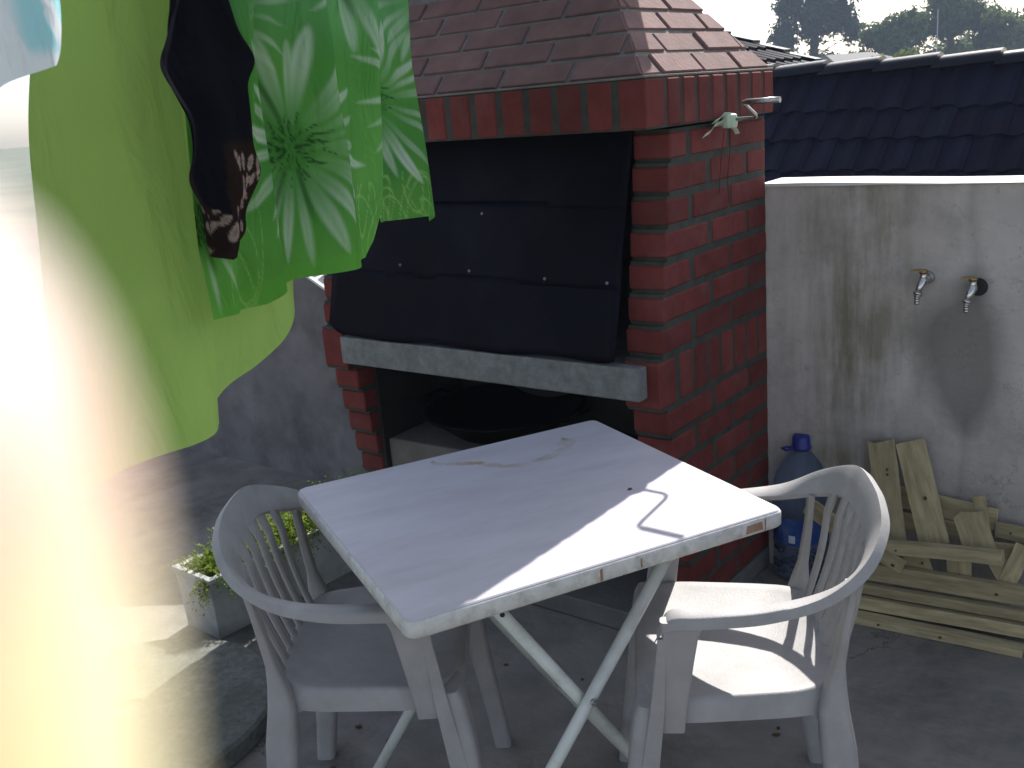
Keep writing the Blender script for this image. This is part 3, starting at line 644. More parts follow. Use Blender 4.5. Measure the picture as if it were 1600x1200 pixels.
# ------------------------------------------------------------------ plastic armchairs
def catmull(P, n):
    P = [Vector(p) for p in P]; out = []
    for i in range(len(P) - 1):
        p0 = P[max(0, i - 1)]; p1 = P[i]; p2 = P[i + 1]; p3 = P[min(len(P) - 1, i + 2)]
        for k in range(n):
            t = k / n; t2 = t * t; t3 = t2 * t
            out.append(0.5 * ((2 * p1) + (-p0 + p2) * t + (2 * p0 - 5 * p1 + 4 * p2 - p3) * t2 + (-p0 + 3 * p1 - 3 * p2 + p3) * t3))
    out.append(P[-1]); return out
def make_chair():
    R = empty('plastic_armchair', (0, 0, 0))
    # rim: outer/top line and width vector to the inner edge. local: x lateral, y forward
    half = [((0.257, 0.128, 0.604), (-0.036, -0.004, 0.004), (0.0, 0.010, -0.016)),
            ((0.262, 0.108, 0.635), (-0.038, -0.002, 0.002), (0.003, 0.004, -0.018)),
            ((0.274, 0.050, 0.645), (-0.038, 0, 0.000), (0.004, 0, -0.018)),
            ((0.272, -0.055, 0.653), (-0.038, 0, -0.003), (0.004, 0, -0.018)),
            ((0.252, -0.150, 0.672), (-0.036, 0.009, -0.014), (0.004, -0.004, -0.018)),
            ((0.218, -0.218, 0.712), (-0.027, 0.020, -0.040), (0.004, -0.010, -0.018)),
            ((0.150, -0.258, 0.748), (-0.014, 0.024, -0.056), (0.002, -0.014, -0.014)),
            ((0.078, -0.270, 0.771), (-0.006, 0.025, -0.063), (0.0, -0.014, -0.013)),
            ((0.0, -0.272, 0.776), (0.0, 0.025, -0.065), (0.0, -0.014, -0.013))]
    mir = lambda v: (-v[0], v[1], v[2])
    full = half + [tuple(mir(v) for v in h) for h in reversed(half[:-1])]
    O = catmull([h[0] for h in full], 8); W = catmull([h[1] for h in full], 8); D = catmull([h[2] for h in full], 8)
    rings = []; inner = []
    for o, wv, dv in zip(O, W, D):
        nrm = dv.normalized() * 0.008
        rings.append([o, o + wv * 0.12 - nrm * 0.25, o + wv * 0.5 - nrm * 0.35, o + wv * 0.88 - nrm * 0.2, o + wv, o + wv + nrm * 1.3, o + wv * 0.93 + nrm * 1.6, o + wv * 0.2 + nrm, o + wv * 0.12 + dv * 0.9, o + wv * 0.05 + dv, o + dv * 0.95 - wv * 0.02, o - wv * 0.02 + dv * 0.3])
        inner.append(o + wv)
    b = MB(); b.loft(rings, True, True, True); b.build('arm_rail', M['plastic'], R, sharp=55)
    def inner_at(x):
        q = sorted((p for p in inner if p.y < -0.12), key=lambda p: p.x)
        for a_, b_ in zip(q, q[1:]):
            if a_.x <= x <= b_.x and b_.x > a_.x: return a_.lerp(b_, (x - a_.x) / (b_.x - a_.x))
        return q[0] if x < 0 else q[-1]
    def outline(k, n, z, grow=0.0):
        t = 2 * PI * k / n; c, s = math.cos(t), math.sin(t); e = 0.42
        x = math.copysign(abs(c) ** e, c); y = math.copysign(abs(s) ** e, s)
        yy = -0.012 + y * (0.182 + grow); hw = 0.218 + 0.018 * y + grow
        return Vector((x * hw, yy, z))
    n = 72; rings = []
    for f, dz in ((0.0, -0.014), (0.3, -0.013), (0.55, -0.010), (0.75, -0.005), (0.88, -0.001), (0.95, 0.002), (0.985, 0.001), (1.0, -0.005)):
        ring = []
        for k in range(n):
            p = outline(k, n, 0.459); q = Vector((p.x * max(f, 0.001), -0.012 + (p.y + 0.012) * max(f, 0.001), 0.459 + dz))
            if q.y < -0.11: q.z += 0.006 * ((-q.y - 0.11) / 0.1)
            if q.y > 0.10: q.z -= 0.010 * ((q.y - 0.10) / 0.07) ** 2
            ring.append(q)
        rings.append(ring)
    # skirt with arches
    def skirt(k):
        t = 2 * PI * k / n; d = abs(math.cos(t) * math.sin(t)) * 2
        return 0.042 + 0.045 * max(0, d - 0.72) / 0.28
    rings.append([outline(k, n, 0.459 - 0.016, 0.004) for k in range(n)])
    rings.append([outline(k, n, 0.459 - skirt(k), 0.007) for k in range(n)])
    rings.append([outline(k, n, 0.459 - skirt(k), 0.001) for k in range(n)])
    rings.append([outline(k, n, 0.440, -0.004) for k in range(n)])
    rings.append([outline(k, n, 0.436, -0.05) for k in range(n)])
    rings.append([Vector((outline(k, n, 0).x * 0.02, -0.012, 0.430)) for k in range(n)])
    b = MB(); b.loft(rings, True, True, True); b.build('seat', M['plastic'], R, sharp=60)
    def rr(cx, cy, z, sx, sy, r=0.3, m=4):
        pts = rrect(sx / 2, sy / 2, min(sx, sy) * r, z, m); return [(cx + p[0], cy + p[1], z + 0 * p[2]) for p in pts]
    for sx in (1, -1):
        # front leg
        sec = [(0.240, 0.212, 0.0, 0.046, 0.040), (0.236, 0.200, 0.10, 0.050, 0.040), (0.228, 0.182, 0.24, 0.058, 0.040), (0.216, 0.168, 0.36, 0.070, 0.044), (0.203, 0.152, 0.435, 0.084, 0.05), (0.20, 0.147, 0.452, 0.078, 0.044)]
        b = MB(); b.loft([rr(sx * x, y, z, wx, wy) for x, y, z, wx, wy in sec], True, True, True); b.build('leg', M['plastic'], R, sharp=50)
        sec = [(0.235, 0.112, 0.404, 0.018, 0.046), (0.238, 0.108, 0.45, 0.019, 0.048), (0.246, 0.098, 0.54, 0.019, 0.054), (0.250, 0.092, 0.60, 0.020, 0.062), (0.251, 0.086, 0.632, 0.024, 0.078)]
        b = MB(); b.loft([rr(sx * x, y, z, wx, wy) for x, y, z, wx, wy in sec], True, True, True); b.build('arm_post', M['plastic'], R, sharp=50)
        sec = [(0.259, 0.188, 0.10, 0.006, 0.03), (0.252, 0.158, 0.30, 0.006, 0.034), (0.248, 0.136, 0.45, 0.007, 0.026), (0.256, 0.122, 0.60, 0.008, 0.016)]
        b = MB(); b.loft([rr(sx * x, y, z, wx, wy) for x, y, z, wx, wy in sec], True, True, True); b.build('leg_flange', M['plastic'], R, sharp=50)
        # rear leg
        sec = [(0.238, -0.222, 0.0, 0.042, 0.044), (0.234, -0.208, 0.10, 0.046, 0.048), (0.224, -0.190, 0.24, 0.052, 0.056), (0.212, -0.178, 0.36, 0.060, 0.062), (0.202, -0.172, 0.43, 0.050, 0.052), (0.197, -0.176, 0.475, 0.036, 0.036), (0.196, -0.182, 0.515, 0.028, 0.020), (0.199, -0.191, 0.58, 0.027, 0.016), (0.202, -0.197, 0.63, 0.030, 0.013), (0.203, -0.199, 0.668, 0.044, 0.012)]
        b = MB(); b.loft([rr(sx * x, y, z, wx, wy) for x, y, z, wx, wy in sec], True, True, True); b.build('leg', M['plastic'], R, sharp=50)
    ns_ = 7
    for k in range(ns_):
        x0 = -0.138 + 0.276 * k / (ns_ - 1); xt = x0 * 1.12
        tp = inner_at(xt); bt = Vector((x0, -0.176 - 0.006 * (1 - (x0 / 0.15) ** 2), 0.455))
        rings = []
        for j in range(13):
            t = j / 12; p = bt.lerp(tp, t); p.y -= 0.009 * math.sin(PI * t); 
            wd = 0.0125 + 0.002 * t + 0.011 * (max(0, t - 0.80) / 0.20) ** 2
            p.y -= 0.010 * max(0, t - 0.82) / 0.18
            if j == 12: p = p + Vector((0, -0.004, 0.014))
            rings.append([p + Vector((-wd, 0, 0)), p + Vector((-wd * .7, 0.004, 0)), p + Vector((wd * .7, 0.004, 0)), p + Vector((wd, 0, 0)), p + Vector((wd * .8, -0.006, 0)), p + Vector((-wd * .8, -0.006, 0))])
        b = MB(); b.loft(rings, True, True, True); b.build('back_slat', M['plastic'], R, sharp=35)
    return R
chair = make_chair()
chair.location = (-0.311, 1.885, 0); chair.rotation_euler = (0, 0, math.radians(-1.4 - 90))
tag(chair, 'grubby white plastic armchair in shade beside the planter, left of the table', 'chair', 'white plastic armchairs at the table')
c2 = chair.copy(); COL.objects.link(c2)
for ch in list(chair.children):
    k = ch.copy(); COL.objects.link(k); k.parent = c2
c2.location = (0.376, 1.76, 0); c2.rotation_euler = (0, 0, math.radians(172 - 90))
c2['label'] = 'sunlit white plastic armchair in front of the wood pile, right of the table'

# ------------------------------------------------------------------ taps on the wall
def make_tap(name, a, z, label, rubber, lever):
    T = empty(name, L2W(a, 0.0, z), BY); tag(T, label, 'tap', 'taps on the rear wall')
    b = MB(); b.tube([(0, 0.004, 0), (0, -0.03, 0), (0, -0.045, 0.0)], [0.010, 0.010, 0.012], 14)
    b.tube([(0, -0.040, 0.004), (0, -0.046, -0.001), (-0.004, -0.058, -0.014), (-0.007, -0.063, -0.030)], [0.012, 0.012, 0.010, 0.0085], 14)
    b.tube([(0, -0.043, 0.0), (0, -0.043, 0.022)], [0.011, 0.008], 12); b.build('body', M['chrome'] if not rubber else M['chrome'], T)
    b = MB(); b.tube([(-0.007, -0.063, -0.029), (-0.008, -0.064, -0.034)], 0.0135, 6); b.tube([(-0.008, -0.064, -0.034), (-0.008, -0.064, -0.040)], 0.0095, 12)
    for k in range(3): b.tube([(-0.009, -0.0645, -0.040 - k * .007), (-0.009, -0.0645, -0.047 - k * .007)], [0.0078, 0.006], 12)
    b.build('hose_nozzle', M['chrome'], T)
    b = MB(); b.lathe([(0.011, 0.02), (0.011, 0.027), (0.004, 0.028)], 14, (0, -0.043, 0)); b.build('bonnet', M['brass'], T)
    b = MB()
    L = lever; ribbon(b, [(0.008, -0.043, 0.026), (-0.012, -0.045, 0.026), (-L, -0.046, 0.024)], (0, 1, 0.1), 0.006, 0.003); b.build('lever', M['brass'], T)
    if rubber:
        b = MB(); b.tube([(0.004, -0.004, -0.004), (0.004, -0.016, -0.004)], [0.024, 0.020], 20); b.build('gasket', M['rubber'], T)
    else:
        b = MB(); b.tube([(0, 0.002, 0), (0, -0.005, 0)], [0.017, 0.015], 18); b.build('gasket', M['steel'], T)
make_tap('wall_tap', 0.456, 0.955, 'tap with a brown lever, on the clean render left of the damp patch', False, 0.032)
make_tap('wall_tap', 0.580, 0.940, 'tap with a black rubber disc, above the dark damp patch', True, 0.028)

# ------------------------------------------------------------------ water bottle
BT = empty('water_bottle', (0.862, 2.866, 0), 0.3)
tag(BT, 'large blue tinted water bottle with a blue cap beside the barbecue', 'bottle')
b = MB(); b.lathe([(0.02, 0.004), (0.070, 0.002), (0.083, 0.012), (0.086, 0.03), (0.084, 0.10), (0.086, 0.118), (0.083, 0.122), (0.083, 0.218), (0.087, 0.223), (0.085, 0.232), (0.087, 0.245), (0.084, 0.255), (0.086, 0.27), (0.084, 0.30), (0.076, 0.335), (0.058, 0.372), (0.034, 0.400), (0.024, 0.408), (0.023, 0.425)], 36); b.build('body', M['clear'], BT)
b = MB(); b.lathe([(0.0845, 0.126), (0.0845, 0.214)], 36, cap=False); o = b.build('label_band', M['label'], BT)
for k, (an, w_) in enumerate([(-1.9, .004), (-1.2, .012), (-2.5, .010)]):
    b = MB(); vs = []
    for j in range(5):
        t = an + (j - 2) * w_ / 2 / 0.085; vs += [(0.0852 * math.cos(t), 0.0852 * math.sin(t), 0.135 if k else 0.128), (0.0852 * math.cos(t), 0.0852 * math.sin(t), 0.160 if k else 0.205)]
    b.add(vs, [(2 * j, 2 * j + 2, 2 * j + 3, 2 * j + 1) for j in range(4)], True); b.build('label_mark', M['labelprint'], BT)
b = MB(); b.lathe([(0.027, 0.415), (0.030, 0.418), (0.030, 0.424), (0.027, 0.427), (0.0265, 0.452), (0.023, 0.458), (0.004, 0.459)], 28); b.build('cap', M['cap'], BT)
b = MB(); b.tube([(-0.028, 0, 0.424), (-0.045, -0.012, 0.425), (-0.060, -0.012, 0.424), (-0.060, 0.012, 0.424), (-0.045, 0.012, 0.425), (-0.028, 0, 0.424)], 0.004, 8); b.build('carry_handle', M['cap'], BT)
PB = MB()
for k in range(60):
    r = 0.072 * math.sqrt(random.random()); an = random.random() * 2 * PI; z = 0.015 + random.random() * 0.065; rr_ = random.uniform(.008, .014)
    rings = [[(r * math.cos(an) + rr_ * math.sin(ph) * math.cos(q), r * math.sin(an) + rr_ * math.sin(ph) * math.sin(q), z + rr_ * .8 * math.cos(ph)) for q in [i * PI / 3 for i in range(6)]] for ph in (0.2, 1.0, 2.0, 2.9)]
    PB.loft(rings, True, True, True)
o = PB.build('pebbles', M['pebble'], BT); o['kind'] = 'stuff'

# ------------------------------------------------------------------ scrap wood
boards = [
 ('tallA', (0.350, -0.026, 0.480), (0.413, -0.100, 0.205), 0.078, 'upright pine board with a split top, left of the two tall ones'),
 ('tallB', (0.430, -0.026, 0.492), (0.526, -0.100, 0.225), 0.082, 'tallest upright pine board leaning on the wall under the damp patch'),
 ('midH', (0.335, -0.018, 0.322), (0.665, -0.018, 0.297), 0.065, 'horizontal board behind the two tall uprights against the wall'),
 ('midH2', (0.330, -0.045, 0.262), (0.650, -0.030, 0.245), 0.050, 'lower horizontal board behind the two tall uprights'),
 ('shortA', (0.604, -0.078, 0.328), (0.649, -0.112, 0.235), 0.083, 'short wide board with a ragged top right of the tall uprights'),
 ('shortB', (0.622, -0.050, 0.372), (0.645, -0.064, 0.262), 0.031, 'narrow batten sticking up behind the short ragged board'),
 ('ledge', (0.385, -0.150, 0.219), (0.715, -0.160, 0.262), 0.034, 'narrow plank lying across the feet of the upright boards'),
 ('r1', (0.664, -0.035, 0.277), (0.86, -0.035, 0.270), 0.045, 'upper short plank end at the right edge of the pile'),
 ('r2', (0.659, -0.085, 0.240), (0.86, -0.070, 0.238), 0.044, 'lower short plank end at the right edge of the pile'),
 ('l1', (0.320, -0.138, 0.126), (0.87, -0.138, 0.160), 0.052, 'long upper board on the low stack beside the wall'),
 ('l2', (0.318, -0.155, 0.078), (0.87, -0.148, 0.108), 0.028, 'long second board on the low stack beside the wall'),
 ('l3', (0.305, -0.172, 0.040), (0.79, -0.146, 0.058), 0.036, 'long third board of the low stack, above the floor board'),
 ('l4', (0.295, -0.196, 0.011), (0.775, -0.154, 0.011), 0.020, 'lowest board of the stack, lying flat on the floor'),
 ('d1', (0.677, -0.108, 0.227), (0.728, -0.132, 0.160), 0.038, 'thin slanting stick under the right end of the ledge plank'),
 ('d2', (0.752, -0.108, 0.276), (0.720, -0.126, 0.172), 0.044, 'dark slanting board end at the right of the pile'),
 ('chip', (0.383, -0.178, 0.214), (0.468, -0.184, 0.180), 0.043, 'small split offcut in front of the tall boards'),
 ('over', (0.180, -0.150, 0.300), (0.345, -0.175, 0.222), 0.056, 'slanting board leaning from the pile towards the water bottle'),
 ('u1', (0.474, -0.110, 0.20), (0.500, -0.126, 0.145), 0.068, 'dark stub of board below the ledge plank, left'),
 ('u2', (0.592, -0.110, 0.22), (0.601, -0.126, 0.145), 0.063, 'dark stub of board below the ledge plank, right'),
]
for i, (nm, p0, p1, wd, lab) in enumerate(boards):
    P0, P1 = L2W(*p0), L2W(*p1); ax = (P1 - P0); L = ax.length; ax.normalize()
    out = -SD; out = (out - ax * out.dot(ax)).normalized(); wv = ax.cross(out)
    th = 0.009 if nm not in ('ledge', 'l1', 'l2', 'l3', 'l4') else {'ledge': 0.03, 'l4': 0.05}.get(nm, 0.022)
    b = MB(); N = 14; rings = []
    for k in range(N + 1):
        t = k / N; x = -L / 2 + L * t
        e = 0.0015 * noise.noise(Vector((t * 6, i * 3.1, 0))); c = 0.003 * noise.noise(Vector((t * 2, i * 7.7, 4)))
        h = wd / 2
        j0 = random.uniform(-.008, .008) if k in (0,) and nm in ('tallA', 'shortA', 'chip') else 0
        rings.append([(x + j0, -h + e, c), (x, -h * .3, c), (x - j0 * 1.6, h * .4, c), (x + j0, h + e, c), (x + j0, h + e, th + c), (x - j0 * 1.6, h * .4, th + c), (x, -h * .3, th + c), (x + j0, -h + e, th + c)])
    b.loft(rings, True, True, False)
    o = b.build('wooden_board', M['wood'], bevel=0.0012)
    mtx = Matrix(((ax.x, wv.x, out.x), (ax.y, wv.y, out.y), (ax.z, wv.z, out.z))).to_4x4(); mtx.translation = (P0 + P1) / 2
    if i == 0 and False: pass
    o.matrix_world = mtx
    tag(o, lab, 'board', 'scrap boards piled by the wall')
    nk = random.choice((0, 1, 2)) if L > 0.2 else random.choice((0, 0, 1))
    for q in range(nk):
        kb = MB(); r0 = random.uniform(.002, .0045)
        kx = random.uniform(-L * .35, L * .35); ky = random.uniform(-wd * .25, wd * .25)
        kb.loft([[(kx + r0 * s_ * 1.3 * math.cos(a_), ky + r0 * s_ * math.sin(a_), th + h_) for a_ in [v * PI / 4 for v in range(8)]] for s_, h_ in ((1, -0.004), (1, 0.0035), (0.7, 0.0042))], True, True, True)
        kb.build('knot', M['knot'], o)

# ------------------------------------------------------------------ trough planter
PL = empty('trough_planter', L2W(-1.22, -1.25, 0), BY - 0.04)
tag(PL, 'long pale trough planter on the floor behind the left chair', 'planter')
pw, plen, ph = 0.19, 0.78, 0.20
b = MB()
def rc(i, z): return [(-pw + i, i, z), (-i, i, z), (-i, plen - i, z), (-pw + i, plen - i, z)]
b.loft([rc(0.008, 0.0), rc(0.0, 0.19), rc(-0.006, 0.19), rc(-0.006, 0.205), rc(0.016, 0.205), rc(0.018, 0.17)], True, True, False)
b.build('trough', M['planter'], PL, bevel=0.003)
b = MB(); b.box(-pw + 0.019, -0.019, 0.019, plen - 0.019, 0.165, 0.188); b.build('soil', M['soil'], PL)
def smooth_(y): return max(0, min(1, (y - 0.1) / 0.15))
pv = MB()
def sprig(mb, p, d, L, n, ls):
    p = Vector(p); d = Vector(d).normalized()
    for k in range(n):
        t = (k + 1) / n; q = p + d * L * t + Vector((0, 0, -0.35 * L * t * t)); q += Vector((random.gauss(0, .3), random.gauss(0, .3), random.gauss(0, .3))) * ls
        nrm = Vector((random.gauss(0, 1), random.gauss(0, 1), random.gauss(0.6, 1))).normalized(); t1 = nrm.orthogonal().normalized(); t2 = nrm.cross(t1)
        an = random.random() * 6.28; t1, t2 = t1 * math.cos(an) + t2 * math.sin(an), t2 * math.cos(an) - t1 * math.sin(an)
        s_ = ls * random.uniform(.6, 1.2)
        mb.add([q - t1 * s_, q + t2 * s_ * .55 + nrm * s_ * .2, q + t1 * s_, q - t2 * s_ * .55 + nrm * s_ * .2], [(0, 1, 2, 3)])
for k in range(1100):
    y = random.uniform(0.03, plen - 0.02); x = random.uniform(-pw + 0.02, -0.005)
    sprig(pv, (x, y, 0.185), (random.gauss(0.12, .5), random.gauss(0, .5), 1.0), random.uniform(.05, .16) * (0.75 + 0.5 * noise.noise(Vector((x * 9, y * 9, 0))) + 0.4 * smooth_(y)), 9, 0.0068)
for k in range(60):
    y = random.uniform(0.01, plen * .5) ; x = random.uniform(-0.02, 0.012)
    sprig(pv, (x, y, 0.20), (random.uniform(.3, .9), random.gauss(0, .4), random.uniform(-.4, .4)), random.uniform(.03, .075), 9, 0.0062)
for k in range(26):
    x = random.uniform(-0.06, 0.0)
    sprig(pv, (x, 0.0, 0.20), (random.uniform(-.2, .8), -random.uniform(.3, .7), random.uniform(-1.1, .2)), random.uniform(.03, .08), 10, 0.006)
o = pv.build('trailing_plant', M['plant_leaf']); o.location = PL.location; o.rotation_euler = PL.rotation_euler
tag(o, 'small leaved green plants growing and trailing from the trough planter', 'plant', kind='stuff')

LL = MB()
for k_ in range(40):
    s_ = random.uniform(.005, .013); a_ = random.uniform(-1.0, 1.0); q_ = random.uniform(-2.2, -0.75); c_ = L2W(a_, q_, 0)
    vs_ = [(c_.x + s_ * math.cos(q) * random.uniform(.5, 1.2), c_.y + s_ * .7 * math.sin(q) * random.uniform(.5, 1.2), 0.001) for q in [i * PI / 3 for i in range(6)]]
    LL.chamfer_prism(vs_, (0, 0, 1), random.uniform(.003, .006), .001)
tag(LL.build('leaf_litter', M['knot']), 'scattered dry leaf scraps and crumbs on the concrete floor', 'litter', kind='stuff')

# ------------------------------------------------------------------ concrete disc
DC = MB(); DC.lathe([(0.02, 0.0), (0.364, 0.0), (0.372, 0.008), (0.373, 0.048), (0.364, 0.056), (0.30, 0.060), (0.045, 0.062), (0.042, 0.050), (0.004, 0.050)], 64)
o = DC.build('concrete_disc', M['disc'], sharp=35); o.location = (-1.064, 2.309, 0)
tag(o, 'round speckled concrete parasol base lying on the floor by the planter', 'parasol base')

# ------------------------------------------------------------------ laundry
CU = Vector((0.22, 0.975, 0)).normalized(); CN = Vector((CU.y, -CU.x, 0))
CP = Vector((-0.442, 1.45, 0)); LZ = 2.02
def lerp_tab(tab, x):
    xs_ = [p[0] for p in tab]; ys_ = [p[1] for p in tab]
    if xs_[0] > xs_[-1]: xs_ = xs_[::-1]; ys_ = ys_[::-1]
    return np.interp(x, xs_, ys_)
def cloth(name, uL, uR, hem, off, fold, nu, nv, m, colf=None, parent=None, ztop=LZ):
    """uL/uR: tables (z,u) of the side edges; hem: table (f,z); fold(f,t,u,z)->normal shift"""
    F = np.linspace(0, 1, nu + 1); T = np.linspace(0, 1, nv + 1)
    hz = lerp_tab(hem, F)
    Zg = ztop + (hz[None, :] - ztop) * T[:, None]; Fg = np.repeat(F[None, :], nv + 1, 0); Tg = np.repeat(T[:, None], nu + 1, 1)
    UL = sum(lerp_tab(uL, Zg + q) for q in np.linspace(-.012, .012, 9)) / 9; UR = sum(lerp_tab(uR, Zg + q) for q in np.linspace(-.012, .012, 9)) / 9; Ug = UL + (UR - UL) * Fg
    Dn, Du = fold(Fg, Tg, Ug, Zg); Dn = Dn + off
    Uw = Ug + Du
    X = CP.x + CU.x * Uw + CN.x * Dn; Y = CP.y + CU.y * Uw + CN.y * Dn
    co = np.stack([X, Y, Zg], -1).reshape(-1, 3)
    n = nu + 1; idx = np.arange(nv)[:, None] * n + np.arange(nu)[None, :]
    fs = np.stack([idx, idx + 1, idx + n + 1, idx + n], -1).reshape(-1, 4)
    me = bpy.data.meshes.new(name); me.from_pydata(co.tolist(), [], fs.tolist()); me.materials.append(m)
    me.polygons.foreach_set('use_smooth', [True] * len(me.polygons))
    if colf is not None:
        c = colf(Fg, Tg, Ug, Zg).reshape(-1, 3); c4 = np.concatenate([c, np.ones((len(c), 1))], 1).astype(np.float32)
        at = me.color_attributes.new('print', 'FLOAT_COLOR', 'POINT'); at.data.foreach_set('color', c4.ravel())
    me.update(); o = bpy.data.objects.new(name, me); COL.objects.link(o)
    if parent: o.parent = parent
    return o
def smooth(a, b_, x): t = np.clip((x - a) / (b_ - a), 0, 1); return t * t * (3 - 2 * t)
def vnoise(x, y, seed=0):
    r = np.random.default_rng(seed); G = r.random((64, 64)); xi = np.floor(x).astype(int); yi = np.floor(y).astype(int); fx = x - xi; fy = y - yi
    fx = fx * fx * (3 - 2 * fx); fy = fy * fy * (3 - 2 * fy); g = lambda i, j: G[i % 64, j % 64]
    return (g(xi, yi) * (1 - fx) + g(xi + 1, yi) * fx) * (1 - fy) + (g(xi, yi + 1) * (1 - fx) + g(xi + 1, yi + 1) * fx) * fy
# daisy print
DAISIES = [(0.449, 1.452, 0.29, 25, 3), (0.935, 1.530, 0.265, 22, 5), (0.352, 1.70, 0.16, 18, 7), (0.010, 1.365, 0.16, 18, 9), (0.70, 1.80, 0.24, 20, 11), (1.12, 1.76, 0.20, 20, 12), (0.15, 1.86, 0.2, 20, 13)]
def daisy_print(Fg, Tg, U, Z):
    base = np.zeros(U.shape + (3,)); n1 = vnoise(U * 7 + 9, Z * 5 + 3, 1); n2 = vnoise(U * 22, Z * 16, 2)
    lo = np.array([0.055, 0.235, 0.045]); hi = np.array([0.145, 0.39, 0.08])
    k = np.clip(0.6 * n1 + 0.4 * n2, 0, 1)[..., None]; base = lo + (hi - lo) * k
    k2 = smooth(1.36, 1.22, Z)[..., None] * 0.5; base = base * (1 - k2) + np.array([0.15, 0.40, 0.06]) * k2
    k3 = smooth(1.58, 1.72, Z)[..., None] * 0.45; base = base * (1 - k3) + np.array([0.17, 0.42, 0.20]) * k3
    for (cu, cz, R, n, sd) in DAISIES:
        r = np.random.default_rng(sd); dx = U - cu; dz = (Z - cz) * 1.12
        rad = np.hypot(dx, dz) + 1e-6; th = np.arctan2(dz, dx)
        best = np.zeros(U.shape); shade = np.zeros(U.shape)
        for i in range(n):
            a = 2 * PI * (i + r.uniform(-.25, .25)) / n; L = R * r.uniform(.72, 1.0); wd = R * r.uniform(.038, .066)
            al = dx * math.cos(a) + dz * math.sin(a); ac = -dx * math.sin(a) + dz * math.cos(a) + 0.06 * al * r.uniform(-1, 1)
            t = al / L; prof = wd * np.sqrt(np.clip(np.sin(np.clip(t, 0, 1) ** 1.35 * PI), 0, 1))
            msk = smooth(0, 0.009, prof - np.abs(ac)) * (t > 0.2) * (t < 1)
            lum = 0.35 + 0.65 * np.clip(np.abs(ac) / (prof + 1e-4), 0, 1) ** .7 * (0.4 + 0.6 * t)
            br = r.uniform(.55, 1.0)
            new = msk * np.clip(0.06 + 1.0 * lum * br * smooth(0.22, 0.72, t), 0, 1); best = np.maximum(best, new)
        w_ = best[..., None]; base = base * (1 - w_) + np.array([0.68, 0.76, 0.66]) * w_
        # dark stamens
        for i in range(80):
            a = r.uniform(0, 2 * PI); r0 = R * r.uniform(.02, .19); L = R * r.uniform(.04, .10); wd = 0.0020 * r.uniform(.7, 1.5)
            cx_, cz_ = r0 * math.cos(a), r0 * math.sin(a); b_ = a + r.uniform(-.6, .6)
            al = (dx - cx_) * math.cos(b_) + (dz - cz_) * math.sin(b_); ac = -(dx - cx_) * math.sin(b_) + (dz - cz_) * math.cos(b_)
            msk = smooth(0, 0.002, wd - np.abs(ac)) * (al > 0) * (al < L); w2 = msk[..., None] * 0.85; base = base * (1 - w2) + np.array([0.015, 0.05, 0.02]) * w2
        ck = smooth(R * .24, R * .04, rad) * (0.12 + 0.4 * vnoise(U * 160, Z * 160, sd)); w3 = np.clip(ck, 0, 1)[..., None]; base = base * (1 - w3) + np.array([0.03, 0.10, 0.03]) * w3
        # dark smudges trailing from the heart
        for a in (-1.4, -2.0, 1.9):
            al = dx * math.cos(a) + dz * math.sin(a); ac = -dx * math.sin(a) + dz * math.cos(a)
            msk = smooth(0, 0.006, 0.008 - np.abs(ac)) * smooth(R * .1, R * .2, al) * smooth(R * .62, R * .4, al); w4 = msk[..., None] * 0.55; base = base * (1 - w4) + np.array([0.02, 0.08, 0.02]) * w4
    # fine pale scribble near the hem
    for i in range(26):
        r = np.random.default_rng(100 + i); cu = r.uniform(0.0, 1.1); cz = r.uniform(1.22, 1.33); A = r.uniform(.015, .045); Bq = r.uniform(.05, .11); a = r.uniform(-.6, .6)
        dx = (U - cu) * math.cos(a) + (Z - cz) * math.sin(a); dz = -(U - cu) * math.sin(a) + (Z - cz) * math.cos(a)
        q = np.abs(np.hypot(dx / A, dz / Bq) - 1) * min(A, Bq); msk = smooth(0.0018, 0.0006, q)[..., None] * 0.35 * (Z < 1.36)[..., None]
        base = base * (1 - msk) + np.array([0.45, 0.70, 0.22]) * msk
    hemm = smooth(1.245, 1.24, Z) * 0.25; base = base * (1 - hemm[..., None]) + np.array([0.14, 0.46, 0.05]) * hemm[..., None]
    return base
M['daisy'] = cloth_mat('daisy printed cotton', 'print', trans=0.42)
M['lime'] = cloth_mat('lime cotton sheet', None, (0.33, 0.49, 0.12), trans=0.42)
M['black'] = cloth_mat('black stretch fabric', 'print', trans=0.04)
M['whitecloth'] = cloth_mat('thin white cloth', 'print', trans=0.5)
def fold_daisy(F, T, U, Z):
    amp = 0.022 + 0.050 * (1 - T) + 0.014 * T
    d = amp * (np.sin(U * 24 + 1.1 + 0.5 * np.sin(T * 3)) * 0.55 + np.sin(U * 57 + 0.6 * T + 2.0) * 0.42 * (1.1 - T) + np.sin(U * 11 + T) * 0.6)
    d *= 0.35 + 0.65 * smooth(0.0, 0.10, F)
    d += 0.04 * smooth(0.72, 1.0, F) * T * np.sin(F * 9)
    d += 0.012 * (vnoise(U * 9, Z * 5, 5) - .5) * 2
    return d, 0.010 * np.sin(U * 18 + 2 * T)
hem_d = [(0.0, 1.226), (0.06, 1.222), (0.2, 1.204), (0.35, 1.214), (0.5, 1.206), (0.60, 1.205), (0.63, 1.235), (0.66, 1.282), (0.74, 1.262), (0.85, 1.25), (0.93, 1.246), (1.0, 1.224)]
LAUN = 'washing hung on the clothesline'
o = cloth('daisy_cloth', [(2.02, 0.06), (1.677, 0.05), (1.458, 0.012), (1.324, -0.005), (1.226, 0.0)], [(2.02, 1.17), (1.753, 1.114), (1.607, 1.086), (1.395, 1.141), (1.225, 1.164)], hem_d, 0.0, fold_daisy, 330, 210, M['daisy'], daisy_print)
